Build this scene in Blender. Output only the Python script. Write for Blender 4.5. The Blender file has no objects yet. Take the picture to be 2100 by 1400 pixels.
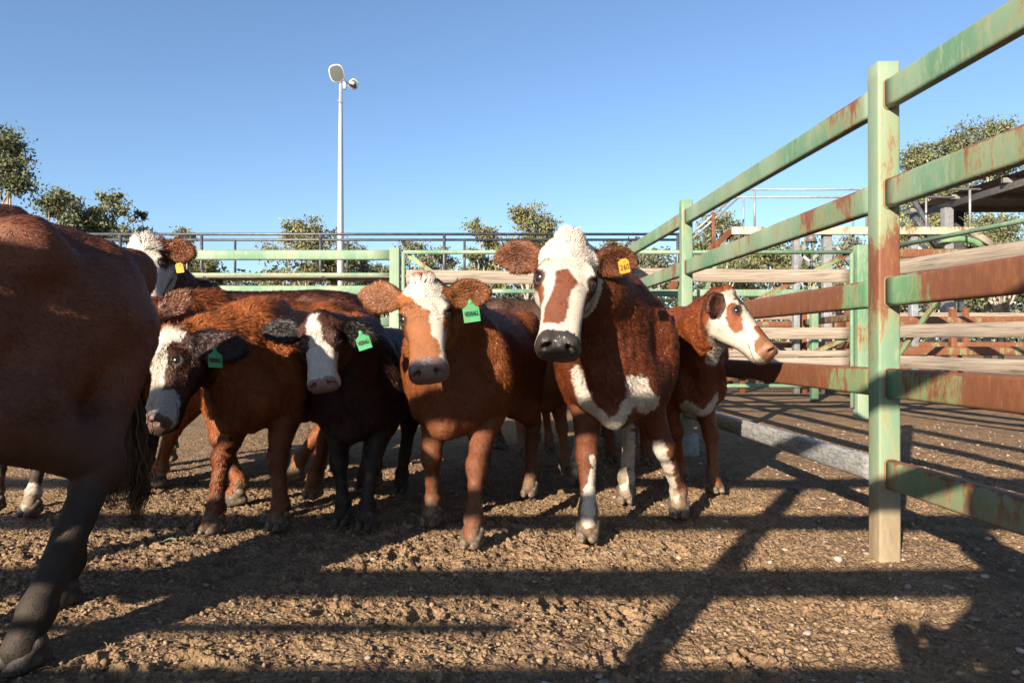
import bpy, bmesh, math, random, time
import numpy as np
from mathutils import Vector, Matrix

T0 = time.time()
scene = bpy.context.scene
C = scene.collection

# ------------------------------------------------------------------ camera
CAM_Z, F_PX, HOR = 0.85, 1400.0, 707.0          # metres, focal length and horizon row of the 2100 px frame
cam_data = bpy.data.cameras.new('camera')
cam = bpy.data.objects.new('camera', cam_data)
C.objects.link(cam)
cam_data.sensor_width = 36.0
cam_data.lens = 24.0
cam_data.clip_start = 0.05
cam_data.clip_end = 3000.0
cam.location = (0.0, 0.0, CAM_Z)
cam.rotation_euler = (math.radians(90.29), 0.0, 0.0)
scene.camera = cam

# ------------------------------------------------------------------ sky and sun
SUN_EL = math.radians(20.5)
SUN_AZ = math.radians(211.0)                    # clockwise from +Y: behind the camera, to the left
world = bpy.data.worlds.new('World')
scene.world = world
world.use_nodes = True
wn = world.node_tree
wn.nodes.clear()
sky = wn.nodes.new('ShaderNodeTexSky')
sky.sky_type = 'NISHITA'
sky.sun_disc = False
sky.sun_elevation = SUN_EL
sky.sun_rotation = SUN_AZ
sky.altitude = 50.0
sky.air_density = 1.0
sky.dust_density = 0.65
sky.ozone_density = 4.2
bg = wn.nodes.new('ShaderNodeBackground')
bg.inputs['Strength'].default_value = 0.073
wo = wn.nodes.new('ShaderNodeOutputWorld')
hs = wn.nodes.new('ShaderNodeHueSaturation')
hs.inputs['Saturation'].default_value = 0.97
wn.links.new(sky.outputs[0], hs.inputs['Color'])
wn.links.new(hs.outputs[0], bg.inputs[0])
wn.links.new(bg.outputs[0], wo.inputs[0])

sun_dir = Vector((math.sin(SUN_AZ) * math.cos(SUN_EL), math.cos(SUN_AZ) * math.cos(SUN_EL), math.sin(SUN_EL)))
sl = bpy.data.lights.new('sun', 'SUN')
sl.energy = 5.0
sl.angle = math.radians(0.5)
sl.color = (1.0, 0.86, 0.68)
so = bpy.data.objects.new('sun', sl)
so.rotation_euler = sun_dir.to_track_quat('Z', 'Y').to_euler()
so.location = (-20, -30, 20)
C.objects.link(so)

scene.view_settings.view_transform = 'Standard'
scene.view_settings.look = 'None'
scene.view_settings.gamma = 1.0
scene.view_settings.exposure = 1.50
scene.render.engine = 'CYCLES'
scene.cycles.max_bounces = 6
scene.cycles.diffuse_bounces = 3
scene.cycles.glossy_bounces = 2
scene.cycles.transparent_max_bounces = 6
scene.cycles.use_adaptive_sampling = True
scene.cycles.adaptive_threshold = 0.02

# ------------------------------------------------------------------ helpers
def P(px, py, Y):
    """a measured point of the photograph at Y metres from the lens"""
    return np.array([(px - 1050.0) / F_PX * Y, Y, CAM_Z + (HOR - py) / F_PX * Y])

def G(px, py, z=0.0):
    """a measured point standing on the ground"""
    Y = (CAM_Z - z) * F_PX / (py - HOR)
    return np.array([(px - 1050.0) / F_PX * Y, Y, z])

def tag(o, label=None, cat=None, group=None, kind=None):
    if label: o['label'] = label
    if cat: o['category'] = cat
    if group: o['group'] = group
    if kind: o['kind'] = kind
    return o

def empty(name, loc=(0, 0, 0), rz=0.0, label=None, cat=None, group=None):
    o = bpy.data.objects.new(name, None)
    o.empty_display_size = 0.1
    o.location = [float(v) for v in loc]
    o.rotation_euler = (0, 0, rz)
    C.objects.link(o)
    return tag(o, label, cat, group)

def np_mesh(name, verts, loops, starts, totals, smooth=True):
    me = bpy.data.meshes.new(name)
    me.vertices.add(len(verts))
    me.vertices.foreach_set('co', np.ascontiguousarray(verts, dtype=np.float32).ravel())
    me.loops.add(len(loops))
    me.loops.foreach_set('vertex_index', np.ascontiguousarray(loops, dtype=np.int32))
    me.polygons.add(len(starts))
    me.polygons.foreach_set('loop_start', np.ascontiguousarray(starts, dtype=np.int32))
    try:
        me.polygons.foreach_set('loop_total', np.ascontiguousarray(totals, dtype=np.int32))
    except Exception:
        pass
    me.update(calc_edges=True)
    if smooth:
        me.polygons.foreach_set('use_smooth', np.ones(len(starts), dtype=bool))
    return me

def faces_mesh(name, verts, faces, smooth=False):
    """faces: an (n,k) array of one face size"""
    faces = np.asarray(faces)
    n, k = faces.shape
    return np_mesh(name, verts, faces.ravel(), np.arange(n) * k, np.full(n, k), smooth)

def add_attr(me, name, kind, arr):
    a = me.attributes.new(name, kind, 'POINT')
    arr = np.ascontiguousarray(arr, dtype=np.float32)
    if kind == 'FLOAT_COLOR':
        if arr.shape[1] == 3:
            arr = np.concatenate([arr, np.ones((len(arr), 1), np.float32)], 1)
        a.data.foreach_set('color', arr.ravel())
    elif kind == 'FLOAT_VECTOR':
        a.data.foreach_set('vector', arr.ravel())
    else:
        a.data.foreach_set('value', arr.ravel())

def link(name, me, mat=None, parent=None, loc=None):
    o = bpy.data.objects.new(name, me)
    if mat is not None:
        me.materials.append(mat)
    C.objects.link(o)
    if parent is not None:
        o.parent = parent
    if loc is not None:
        o.location = [float(v) for v in loc]
    return o

# lattice noise in numpy
_rs = np.random.RandomState(7)
_LAT = _rs.rand(64, 64, 64).astype(np.float32) * 2 - 1
def vnoise(p, seed=0):
    p = np.asarray(p, dtype=np.float64) + np.array([seed * 17.13, seed * 5.71, seed * 9.37])
    i = np.floor(p).astype(np.int64)
    f = p - i
    f = f * f * (3 - 2 * f)
    i0 = i & 63
    i1 = (i + 1) & 63
    x0, y0, z0 = i0[..., 0], i0[..., 1], i0[..., 2]
    x1, y1, z1 = i1[..., 0], i1[..., 1], i1[..., 2]
    fx, fy, fz = f[..., 0], f[..., 1], f[..., 2]
    L = _LAT
    a = L[x0, y0, z0] * (1 - fx) + L[x1, y0, z0] * fx
    b = L[x0, y1, z0] * (1 - fx) + L[x1, y1, z0] * fx
    c = L[x0, y0, z1] * (1 - fx) + L[x1, y0, z1] * fx
    d = L[x0, y1, z1] * (1 - fx) + L[x1, y1, z1] * fx
    return (a * (1 - fy) + b * fy) * (1 - fz) + (c * (1 - fy) + d * fy) * fz

def fbm(p, octaves=4, seed=0, gain=0.5):
    p = np.asarray(p, dtype=np.float64)
    s = np.zeros(p.shape[:-1])
    a, t = 1.0, 0.0
    for k in range(octaves):
        s += a * vnoise(p, seed + k)
        t += a
        a *= gain
        p = p * 2.03
    return s / t

# ------------------------------------------------------------------ node helpers
def new_mat(name):
    m = bpy.data.materials.new(name)
    m.use_nodes = True
    nt = m.node_tree
    b = nt.nodes['Principled BSDF']
    return m, nt, b

def N(nt, kind, **kw):
    n = nt.nodes.new(kind)
    for k, v in kw.items():
        if k.startswith('i_'):
            key = k[2:]
            key = int(key) if key.isdigit() else key.replace('_', ' ')
            n.inputs[key].default_value = v
        else:
            setattr(n, k, v)
    return n

def LK(nt, a, b):
    nt.links.new(a, b)

def ramp(nt, fac, stops, interp='LINEAR'):
    r = nt.nodes.new('ShaderNodeValToRGB')
    r.color_ramp.interpolation = interp
    e = r.color_ramp.elements
    while len(e) < len(stops):
        e.new(0.5)
    for el, (p, c) in zip(e, stops):
        el.position = p
        el.color = (c[0], c[1], c[2], 1.0) if len(c) == 3 else c
    LK(nt, fac, r.inputs[0])
    return r

def mixc(nt, fac, a, b, blend='MIX'):
    m = nt.nodes.new('ShaderNodeMix')
    m.data_type = 'RGBA'
    m.blend_type = blend
    for sock, v in ((m.inputs[0], fac), (m.inputs[6], a), (m.inputs[7], b)):
        if hasattr(v, 'links'):
            LK(nt, v, sock)
        elif isinstance(v, (int, float)):
            sock.default_value = v
        else:
            sock.default_value = (v[0], v[1], v[2], 1.0)
    return m.outputs[2]

def mathn(nt, op, a, b=0.0, clamp=False):
    m = nt.nodes.new('ShaderNodeMath')
    m.operation = op
    m.use_clamp = clamp
    for sock, v in ((m.inputs[0], a), (m.inputs[1], b)):
        if hasattr(v, 'links'):
            LK(nt, v, sock)
        else:
            sock.default_value = v
    return m.outputs[0]

def noise(nt, vec, scale, detail=4.0, rough=0.55, dist=0.0):
    n = nt.nodes.new('ShaderNodeTexNoise')
    n.inputs['Scale'].default_value = scale
    n.inputs['Detail'].default_value = detail
    n.inputs['Roughness'].default_value = rough
    n.inputs['Distortion'].default_value = dist
    LK(nt, vec, n.inputs['Vector'])
    return n.outputs['Fac']

def bump(nt, bsdf, h, strength=0.3, dist=0.01, normal=None):
    b = nt.nodes.new('ShaderNodeBump')
    b.inputs['Strength'].default_value = strength
    b.inputs['Distance'].default_value = dist
    LK(nt, h, b.inputs['Height'])
    if normal is not None:
        LK(nt, normal, b.inputs['Normal'])
    if bsdf is not None:
        LK(nt, b.outputs[0], bsdf.inputs['Normal'])
    return b.outputs[0]
# ================================================================== cattle
# Each animal is modelled as a smooth union of tapered solids on a grid, turned into one continuous skin.
class Field:
    def __init__(s, lo, hi, h):
        s.h = h
        s.lo = np.array(lo, float)
        n = np.ceil((np.array(hi) - s.lo) / h).astype(int) + 1
        s.ax = [s.lo[k] + h * np.arange(n[k]) for k in range(3)]
        s.F = np.full(tuple(n), 0.12, np.float32)
    def _sl(s, lo, hi):
        r = []
        for k in range(3):
            a = max(0, int((lo[k] - s.lo[k]) / s.h) - 1)
            b = min(len(s.ax[k]), int((hi[k] - s.lo[k]) / s.h) + 3)
            if b <= a: return None
            r.append(slice(a, b))
        return tuple(r)
    def apply(s, fn, lo, hi, k=0.03, op='add', pad=0.09):
        sl = s._sl(np.array(lo) - pad, np.array(hi) + pad)
        if sl is None: return
        x = s.ax[0][sl[0]][:, None, None]
        y = s.ax[1][sl[1]][None, :, None]
        z = s.ax[2][sl[2]][None, None, :]
        d = fn(x, y, z).astype(np.float32)
        a = s.F[sl]
        if op == 'add':
            hh = np.clip(0.5 + 0.5 * (a - d) / k, 0, 1)
            s.F[sl] = a * (1 - hh) + d * hh - k * hh * (1 - hh)
        else:
            d = -d
            hh = np.clip(0.5 - 0.5 * (a - d) / k, 0, 1)
            s.F[sl] = a * (1 - hh) + d * hh + k * hh * (1 - hh)
    def mesh(s):
        F = s.F
        neg = F < 0
        c = neg[:-1, :-1, :-1].astype(np.int8)
        n = np.zeros_like(c)
        for dx in (0, 1):
            for dy in (0, 1):
                for dz in (0, 1):
                    n += neg[dx:neg.shape[0] - 1 + dx, dy:neg.shape[1] - 1 + dy, dz:neg.shape[2] - 1 + dz]
        act = (n > 0) & (n < 8)
        I, J, K = np.nonzero(act)
        idx = np.full(act.shape, -1, np.int32)
        idx[I, J, K] = np.arange(len(I))
        acc = np.zeros((len(I), 3)); cnt = np.zeros(len(I))
        cs = [(a, b, c2) for a in (0, 1) for b in (0, 1) for c2 in (0, 1)]
        for a in cs:
            for ax in range(3):
                if a[ax] == 1: continue
                b = list(a); b[ax] = 1
                va = F[I + a[0], J + a[1], K + a[2]]
                vb = F[I + b[0], J + b[1], K + b[2]]
                m = (va < 0) != (vb < 0)
                t = np.where(m, va / np.where(m, va - vb, 1), 0)
                p = np.array(a, float)[None, :].repeat(len(I), 0)
                p[:, ax] += t
                acc += p * m[:, None]; cnt += m
        v = acc / cnt[:, None] + np.stack([I, J, K], 1)
        v = s.lo + v * s.h
        quads = []
        for ax in range(3):
            o1, o2 = [(1, 2), (2, 0), (0, 1)][ax]
            sl0 = [slice(None)] * 3; sl1 = [slice(None)] * 3
            sl0[ax] = slice(0, -1); sl1[ax] = slice(1, None)
            e = neg[tuple(sl0)] != neg[tuple(sl1)]
            q = np.array(np.nonzero(e)).T
            q = q[(q[:, o1] > 0) & (q[:, o2] > 0)]
            inside = neg[q[:, 0], q[:, 1], q[:, 2]]
            def cell(d1, d2):
                r = q.copy(); r[:, o1] -= d1; r[:, o2] -= d2
                r = np.minimum(r, np.array(act.shape) - 1)
                return idx[r[:, 0], r[:, 1], r[:, 2]]
            f = np.stack([cell(1, 1), cell(0, 1), cell(0, 0), cell(1, 0)], 1)
            f[~inside] = f[~inside][:, ::-1]
            quads.append(f)
        f = np.concatenate(quads)
        f = f[(f >= 0).all(1)]
        # light smoothing
        for it in range(2):
            sm = np.zeros_like(v); ct = np.zeros(len(v))
            for a in range(4):
                b = (a + 1) % 4
                np.add.at(sm, f[:, a], v[f[:, b]]); np.add.at(ct, f[:, a], 1)
                np.add.at(sm, f[:, b], v[f[:, a]]); np.add.at(ct, f[:, b], 1)
            v = v * 0.5 + 0.5 * sm / np.maximum(ct, 1)[:, None]
        return v, f

def quad_normals(v, f):
    a = v[f[:, 2]] - v[f[:, 0]]; b = v[f[:, 3]] - v[f[:, 1]]
    fn = np.cross(a, b)
    vn = np.zeros_like(v)
    for k in range(4):
        np.add.at(vn, f[:, k], fn)
    vn /= np.maximum(np.linalg.norm(vn, axis=1), 1e-12)[:, None]
    return vn, 0.5 * np.linalg.norm(fn, axis=1)

def rcone(a, b, ra, rb):
    a = np.array(a, float); b = np.array(b, float)
    ab = b - a; L2 = max(float(ab @ ab), 1e-9)
    def f(x, y, z):
        px, py, pz = x - a[0], y - a[1], z - a[2]
        t = np.clip((px * ab[0] + py * ab[1] + pz * ab[2]) / L2, 0, 1)
        dx, dy, dz = px - t * ab[0], py - t * ab[1], pz - t * ab[2]
        return np.sqrt(dx * dx + dy * dy + dz * dz) - (ra + (rb - ra) * t)
    r = max(ra, rb)
    return f, np.minimum(a, b) - r, np.maximum(a, b) + r

def ellip(c, R, r):
    """ellipsoid; R columns are its axes"""
    c = np.array(c, float); r = np.array(r, float); R = np.array(R, float)
    def f(x, y, z):
        px, py, pz = x - c[0], y - c[1], z - c[2]
        q = [(px * R[0, k] + py * R[1, k] + pz * R[2, k]) / r[k] for k in range(3)]
        k0 = np.sqrt(q[0] ** 2 + q[1] ** 2 + q[2] ** 2)
        k1 = np.sqrt((q[0] / r[0]) ** 2 + (q[1] / r[1]) ** 2 + (q[2] / r[2]) ** 2)
        return k0 * (k0 - 1) / np.maximum(k1, 1e-6)
    m = r.max()
    return f, c - m, c + m

def loft(tab, o, R, s, p=2.4, bend=0.0):
    """solid with a superellipse section: rows (x, half width, top, bottom), in frame R at o, scaled by s"""
    tab = np.array(tab, float) * s
    o = np.array(o, float); R = np.array(R, float)
    def f(x, y, z):
        px, py, pz = x - o[0], y - o[1], z - o[2]
        u = px * R[0, 0] + py * R[1, 0] + pz * R[2, 0]
        v = px * R[0, 1] + py * R[1, 1] + pz * R[2, 1]
        w = px * R[0, 2] + py * R[1, 2] + pz * R[2, 2]
        uc = np.clip(u, tab[0, 0], tab[-1, 0])
        xs = np.linspace(tab[0, 0], tab[-1, 0], 160)
        def sm(c):
            t = np.interp(xs, tab[:, 0], c)
            kk = np.array([1, 2, 3, 4, 3, 2, 1]) / 16.0
            tp = np.concatenate([t[:1]] * 3 + [t] + [t[-1:]] * 3)
            return np.convolve(tp, kk, 'valid')
        hw = np.interp(uc, xs, sm(tab[:, 1])); zt = np.interp(uc, xs, sm(tab[:, 2])); zb = np.interp(uc, xs, sm(tab[:, 3]))
        zc = (zt + zb) / 2; h = (zt - zb) / 2
        v = v - bend * uc * uc
        q = (np.abs(v / hw) ** p + np.abs((w - zc) / h) ** p) ** (1 / p)
        d = (q - 1) * np.minimum(hw, h)
        du = u - uc
        return np.where(du != 0, np.sqrt(np.maximum(d, 0) ** 2 + du * du), d)
    cs = np.array([[a, b, c] for a in (tab[0, 0], tab[-1, 0]) for b in (-tab[:, 1].max(), tab[:, 1].max())
                   for c in (tab[:, 3].min(), tab[:, 2].max())]) @ R.T + o
    return f, cs.min(0), cs.max(0)

TORSO = [(-.905, .015, .84, .76), (-.88, .075, .895, .69), (-.82, .135, .94, .62), (-.72, .180, .965, .54), (-.60, .205, .975, .475),
         (-.45, .222, .965, .43), (-.30, .222, .96, .415), (-.15, .205, .965, .415), (0, .180, .985, .42),
         (.10, .155, .965, .425), (.18, .125, .90, .44), (.24, .08, .82, .50), (.27, .015, .72, .60)]
HEAD = [(-.10, .05, -.07, -.17), (-.03, .150, -.01, -.26), (.06, .198, .025, -.36), (.16, .212, .045, -.42), (.28, .212, .045, -.44),
        (.38, .203, .035, -.43), (.50, .168, .022, -.385), (.62, .142, .012, -.335), (.74, .136, .004, -.295),
        (.84, .155, .0, -.28), (.92, .168, -.008, -.275), (.975, .160, -.020, -.262), (1.01, .125, -.05, -.235), (1.03, .04, -.09, -.18)]

def unit(v):
    v = np.array(v, float); return v / np.linalg.norm(v)

def frame(xd, zd):
    x = unit(xd); z = np.array(zd, float); z = unit(z - x * (z @ x)); y = np.cross(z, x)
    return np.stack([x, y, z], 1)

def cdist(p, a, b):
    """distance of 2D or 3D points to a segment"""
    a = np.array(a, float); b = np.array(b, float); ab = b - a
    t = np.clip(((p - a) @ ab) / max(ab @ ab, 1e-9), 0, 1)
    return np.linalg.norm(p - a - t[:, None] * ab, axis=1)

class Cow:
    """org: ground point under the withers; head_to: heading; everything else in world space"""
    def __init__(s, org, heading, S, feet, poll, nose, up, L, ears=None, h=0.008, wide=1.0, stretch=1.0, fat=1.0,
                 bend=0.0, muzzle_w=1.0, tail=None, neck_r=1.0, bony=False, deep=1.0, lw=1.0):
        s.lw = lw
        s.deep = deep
        s.bony = bony
        s.org = np.array([org[0], org[1], 0.0]); s.S = S; s.L = L; s.h = h
        hd = unit([heading[0], heading[1], 0])
        s.R = np.stack([hd, np.array([-hd[1], hd[0], 0]), np.array([0, 0, 1.0])], 1)
        s.wide = wide; s.stretch = stretch; s.fat = fat; s.bend = bend; s.mw = muzzle_w; s.neck_r = neck_r
        s.feet = [s.loc(f) for f in feet]         # front left, front right, hind left, hind right
        s.poll = s.loc(poll)
        x = s.R.T @ (np.array(nose) - np.array(poll)); zd = s.R.T @ np.array(up, float)
        s.H = frame(x, zd)
        s.tail = None if tail is None else [s.loc(t) for t in tail]
        s.ears = ears or {}
        s.lash = (.40, .35, .29)
        s.build()
    def loc(s, p):
        return s.R.T @ (np.array(p, float) - s.org)
    def hp(s, u):
        return s.poll + s.H @ (np.array(u, float) * s.L)
    def build(s):
        S, L = s.S, s.L
        pts = [s.hp((1.1, 0, 0)), s.hp((-.1, .75, 0)), s.hp((-.1, -.75, 0)), s.hp((.2, 0, -.5)), s.hp((.2, .75, -.3)), s.hp((.2, -.75, -.3)),
               s.hp((-.2, 0, .2)), np.array([.34 * S * s.stretch, .27 * S, S * 1.05]), np.array([-1.0 * S * s.stretch, -.27 * S, 0])] + list(s.feet)
        if s.tail: pts += list(s.tail)
        pts = np.array(pts)
        fl = Field(pts.min(0) - .06, pts.max(0) + .06, s.h)
        def add(prim, k=.03, op='add'):
            fl.apply(prim[0], prim[1], prim[2], k, op)
        tor = np.array(TORSO); tor[:, 0] *= s.stretch; tor[:, 1] *= s.fat
        s.T = loft(tor, (0, 0, 0), np.eye(3), S, 2.25, s.bend)
        add(s.T)
        st = s.stretch
        by = lambda x: s.bend * (x * S) ** 2 / S
        # topline, withers, hip bones, tail head
        for sg in (1, -1):
            add(rcone(((.10) * S, sg * .045 * S, .90 * S), (-.06 * S * st, sg * .03 * S, .965 * S), .07 * S, .05 * S), .05)
            hx = -.60 * st
            add(ellip((hx * S, (sg * .165 + by(hx)) * S, .885 * S), np.eye(3), (.085 * S, .055 * S, .07 * S)), .07)     # hook
            add(ellip((-.70 * S * st, (sg * .12 + by(-.7)) * S, .76 * S), np.eye(3), (.17 * S, .10 * S * s.fat, .19 * S)), .05)    # thigh
            add(ellip((-.86 * S * st, (sg * .075 + by(-.86)) * S, .84 * S), np.eye(3), (.05 * S, .04 * S, .05 * S)), .05)   # pin
            add(ellip((.03 * S, sg * .125 * S, .68 * S), frame((.3, 0, 1), (1, 0, 0)), (.22 * S, .12 * S, .072 * S)), .05)  # shoulder blade
            add(ellip((.13 * S, sg * .10 * S, .57 * S), np.eye(3), (.085 * S, .065 * S, .10 * S)), .05)                # point of shoulder
        if s.bony:
            for sg in (1, -1):
                hx = -.56 * st
                add(ellip((hx * S, sg * .190 * S, .865 * S), np.eye(3), (.075 * S, .045 * S, .055 * S)), .08)
                add(ellip(((-.42 * st) * S, sg * .235 * S, .86 * S), np.eye(3), (.10 * S, .055 * S, .080 * S)), .11, 'sub')
                add(ellip(((-.70 * st) * S, sg * .195 * S, .945 * S), np.eye(3), (.075 * S, .060 * S, .05 * S)), .09, 'sub')
                add(ellip((-.85 * S * st, sg * .085 * S, .875 * S), np.eye(3), (.05 * S, .04 * S, .045 * S)), .05)
            add(rcone((-.2 * S * st, 0, .955 * S), (-.62 * S * st, 0, .965 * S), .03 * S, .035 * S), .04)
        for sg in (1, -1):
            add(ellip((-.115 * S * st, sg * .245 * S * s.fat, .64 * S), np.eye(3), (.040 * S, .055 * S, .17 * S)), .08, 'sub')     # behind the shoulder
            if not s.bony: add(ellip((-.44 * S * st, (sg * .270 * s.fat + by(-.44)) * S, .60 * S), frame((.5, 0, 1), (1, 0, 0)), (.15 * S, .050 * S, .045 * S)), .07, 'sub')   # flank fold
            add(ellip((.145 * S, sg * .165 * S, .76 * S), frame((.25, 0, 1), (1, 0, 0)), (.15 * S, .045 * S, .03 * S)), .06, 'sub')   # groove before the shoulder
            add(rcone((.20 * S, sg * .030 * S, .70 * S), (.19 * S, sg * .035 * S, .52 * S), .045 * S, .03 * S), .03)               # breast muscles
        # legs
        s.legs = []
        for i, sg in ((0, 1), (1, -1)):
            f = s.feet[i]; lift = f[2]
            E = np.array([-.03 * S, sg * .115 * S, .50 * S])
            kz = .30 * S + lift * .6
            K = np.array([E[0] * .42 + f[0] * .58 + .025 * S, E[1] * .45 + f[1] * .55, kz])
            Fe = f + np.array([-.022 * S, 0, .105 * S])
            Ho = f + np.array([.004 * S, 0, .045 * S])
            add(rcone((.07 * S, sg * .11 * S, .62 * S), E, .085 * S, .075 * S), .05)
            add(rcone(E, K + (K - E) * -.12, .070 * S, .042 * S), .03)
            add(ellip(K, np.eye(3), (.047 * S, .046 * S, .052 * S)), .022)
            add(rcone(K + (Fe - K) * .15, Fe, .034 * S, .027 * S), .02)
            add(ellip(Fe, np.eye(3), (.036 * S, .038 * S, .038 * S)), .02)
            add(rcone(Fe, Ho, .030 * S, .036 * S), .015)
            add(rcone(Fe + np.array([-.03 * S, .016 * S, -.01 * S]), Fe + np.array([-.036 * S, .016 * S, -.022 * S]), .011 * S, .008 * S), .006)
            add(rcone(Fe + np.array([-.03 * S, -.016 * S, -.01 * S]), Fe + np.array([-.036 * S, -.016 * S, -.022 * S]), .011 * S, .008 * S), .006)
            s.legs.append((E, K, Fe, Ho))
        for i, sg in ((2, 1), (3, -1)):
            f = s.feet[i]; b = by(-.6)
            hip = np.array([-.70 * S * st, (sg * .11 + b) * S, .74 * S])
            sti = np.array([(-.70 * st + .17) * S, (sg * .145 + b) * S, .52 * S])
            hx0 = -.80 * S * st
            Hk = np.array([.62 * f[0] + .38 * hx0 - .075 * S, .65 * f[1] + .35 * (sg * .12 + b) * S, .385 * S])
            Fe = f + np.array([-.026 * S, 0, .11 * S])
            Ho = f + np.array([.004 * S, 0, .045 * S])
            q = s.lw
            add(rcone(hip, sti, .135 * S, .09 * S * q), .05)
            add(rcone(sti, Hk, .098 * S * q, .044 * S * q), .045)
            add(rcone(hip + np.array([-.10 * S, 0, -.03 * S]), Hk + np.array([-.012 * S, 0, .05 * S]), .095 * S * q, .032 * S * q), .05)
            add(ellip(Hk, np.eye(3), (.045 * S * q, .036 * S * q, .058 * S)), .03)
            add(rcone(Hk + (Fe - Hk) * .12, Fe, .037 * S * q, .029 * S * q), .02)
            add(ellip(Fe, np.eye(3), (.038 * S, .039 * S, .04 * S)), .02)
            add(rcone(Fe, Ho, .031 * S, .036 * S), .015)
            s.legs.append((sti, Hk, Fe, Ho))
        # neck
        nb = s.hp((.04, 0, -.16)); nt = s.hp((.02, 0, -.08)); jaw = s.hp((.26, 0, -.38))
        A = np.array([.05 * S, 0, .80 * S]); B = np.array([.12 * S, 0, .66 * S]); nr = s.neck_r
        M1 = A * .45 + nb * .55 + np.array([.03 * S, 0, -.01 * S])
        add(rcone(A, M1, .165 * S * nr, .125 * S * nr), .06)
        add(rcone(M1, nb, .125 * S * nr, .19 * L), .05)
        add(rcone(np.array([0, 0, .90 * S]), nt + np.array([-.03, 0, -.02]), .085 * S, .10 * L), .06)
        add(rcone(B, jaw, .12 * S * nr, .13 * L), .06)
        dl = np.array([.19 * S, 0, .47 * S])
        add(rcone(np.array([.13 * S, 0, .50 * S]), dl, .09 * S, .05 * S), .05)                    # brisket
        add(rcone(dl, (jaw + B) / 2 + np.array([.02, 0, -.10 * S]), .04 * S, .03 * S), .06)        # dewlap
        # head
        hd = np.array(HEAD); hd[:, 1] *= s.wide
        hd[:, 3] *= s.deep
        hd[:, 1] *= np.interp(hd[:, 0], [.6, .85, 1.1], [1, s.mw, s.mw])
        s.HD = loft(hd, s.poll, s.H, L, 2.5)
        add(s.HD, .03)
        W = s.wide
        add(ellip(s.hp((.0, 0, .015)), s.H, (.07 * L, .10 * L, .06 * L)), .03)                     # poll
        for sg in (1, -1):
            add(ellip(s.hp((.30, sg * .165 * W, -.235)), s.H, (.17 * L, .055 * L * W, .13 * L)), .03)   # cheek
            add(ellip(s.hp((.345, sg * .178 * W, -.075)), s.H, (.080 * L, .048 * L, .062 * L)), .03)      # orbit
            add(rcone(s.hp((.26, sg * .150 * W, .0)), s.hp((.315, sg * .178 * W, -.02)), .028 * L, .026 * L), .025)  # brow
            add(rcone(s.hp((.5, sg * .10 * W, -.09)), s.hp((.78, sg * .09 * W, -.08)), .05 * L, .04 * L), .03)
            add(ellip(s.hp((.955, sg * .088 * W * s.mw, -.058)), s.H, (.065 * L, .052 * L * s.mw, .055 * L)), .02)      # nostril wing
            add(ellip(s.hp((.91, sg * .095 * W * s.mw, -.185)), s.H, (.10 * L, .065 * L, .055 * L)), .02)  # upper lip
        add(rcone(s.hp((.72, 0, -.27)), s.hp((.92, 0, -.265)), .06 * L, .055 * L), .02)             # lower lip and chin
        # ears
        s.earf = []
        for sg in (1, -1):
            spec = s.ears.get(sg, {})
            base = s.hp((.12, sg * .165 * W, -.085))
            d = spec.get('dir')
            d = s.R.T @ unit(d) if d is not None else s.H @ unit((-.12, sg, -.12))
            fc = spec.get('face')
            fc = s.R.T @ unit(fc) if fc is not None else s.H @ unit((.55, sg * .3, .45))
            E = frame(d, fc)              # x along the ear, z towards its opening
            el = spec.get('len', .40) * L; ew = spec.get('wid', .27) * L
            mid = base + E[:, 0] * el * .56
            add(rcone(base, base + E[:, 0] * el * .28, .055 * L, .05 * L), .025)
            add(ellip(mid - E[:, 0] * el * .05, E, (el * .43, ew * .48, .030 * L + .007)), .02)
            add(ellip(mid + E[:, 0] * el * .20, E, (el * .32, ew * .27, .026 * L + .005)), .03)
            add(ellip(mid + E[:, 2] * (.030 * L + .006) + E[:, 0] * el * .03, E, (el * .42, ew * .40, .030 * L + .004)), .012, 'sub')
            s.earf.append((sg, base, mid, E, el, ew))
        # eye sockets and nostrils
        s.eyes = []
        for sg in (1, -1):
            e = s.hp((.37, sg * .192 * W, -.052))
            s.eyes.append((sg, e))
            add(ellip(e, s.H, (.043 * L, .030 * L, .033 * L)), .010, 'sub')
            nh = s.H @ frame((0.85, sg * .45, -.1), (0.25, -sg * .55, 1))
            add(ellip(s.hp((.995, sg * .088 * W * s.mw, -.062)), nh, (.062 * L, .026 * L, .046 * L)), .010, 'sub')
        if s.tail:
            t = s.tail
            add(rcone(t[0], t[1], .035 * S, .026 * S), .03)
            for a, b in zip(t[1:-1], t[2:]):
                add(rcone(a, b, .024 * S, .02 * S), .02)
        v, f = fl.mesh()
        nn, _ = quad_normals(v, f)
        q = (v - s.poll) @ s.H / L
        hd_ = (q[:, 0] > -.1) & (np.abs(q[:, 1]) < .6) & (q[:, 2] > -.55) & (q[:, 2] < .3)
        amp = np.where(hd_, .0018, .0065) * np.clip(v[:, 2] / (.4 * S), .25, 1)
        v = v + nn * (amp * fbm(v * np.array([6.5, 9, 9]) / S, 3, 97) + np.where(hd_, .0, .0022) * fbm(v * 34, 2, 98))[:, None]
        nb2 = (v[:, 0] > .02 * S) & ~hd_ & (v[:, 2] > .5 * S)           # skin folds of the neck
        v = v - nn * (np.where(nb2, .0045, 0) * np.clip(fbm(v * np.array([26, 5, 5]), 2, 99) * 2, 0, 1))[:, None]
        # keep the skin off the ground
        s.v, s.f = v, f
        s.n, s.area = quad_normals(v, f)
        del fl
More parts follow.
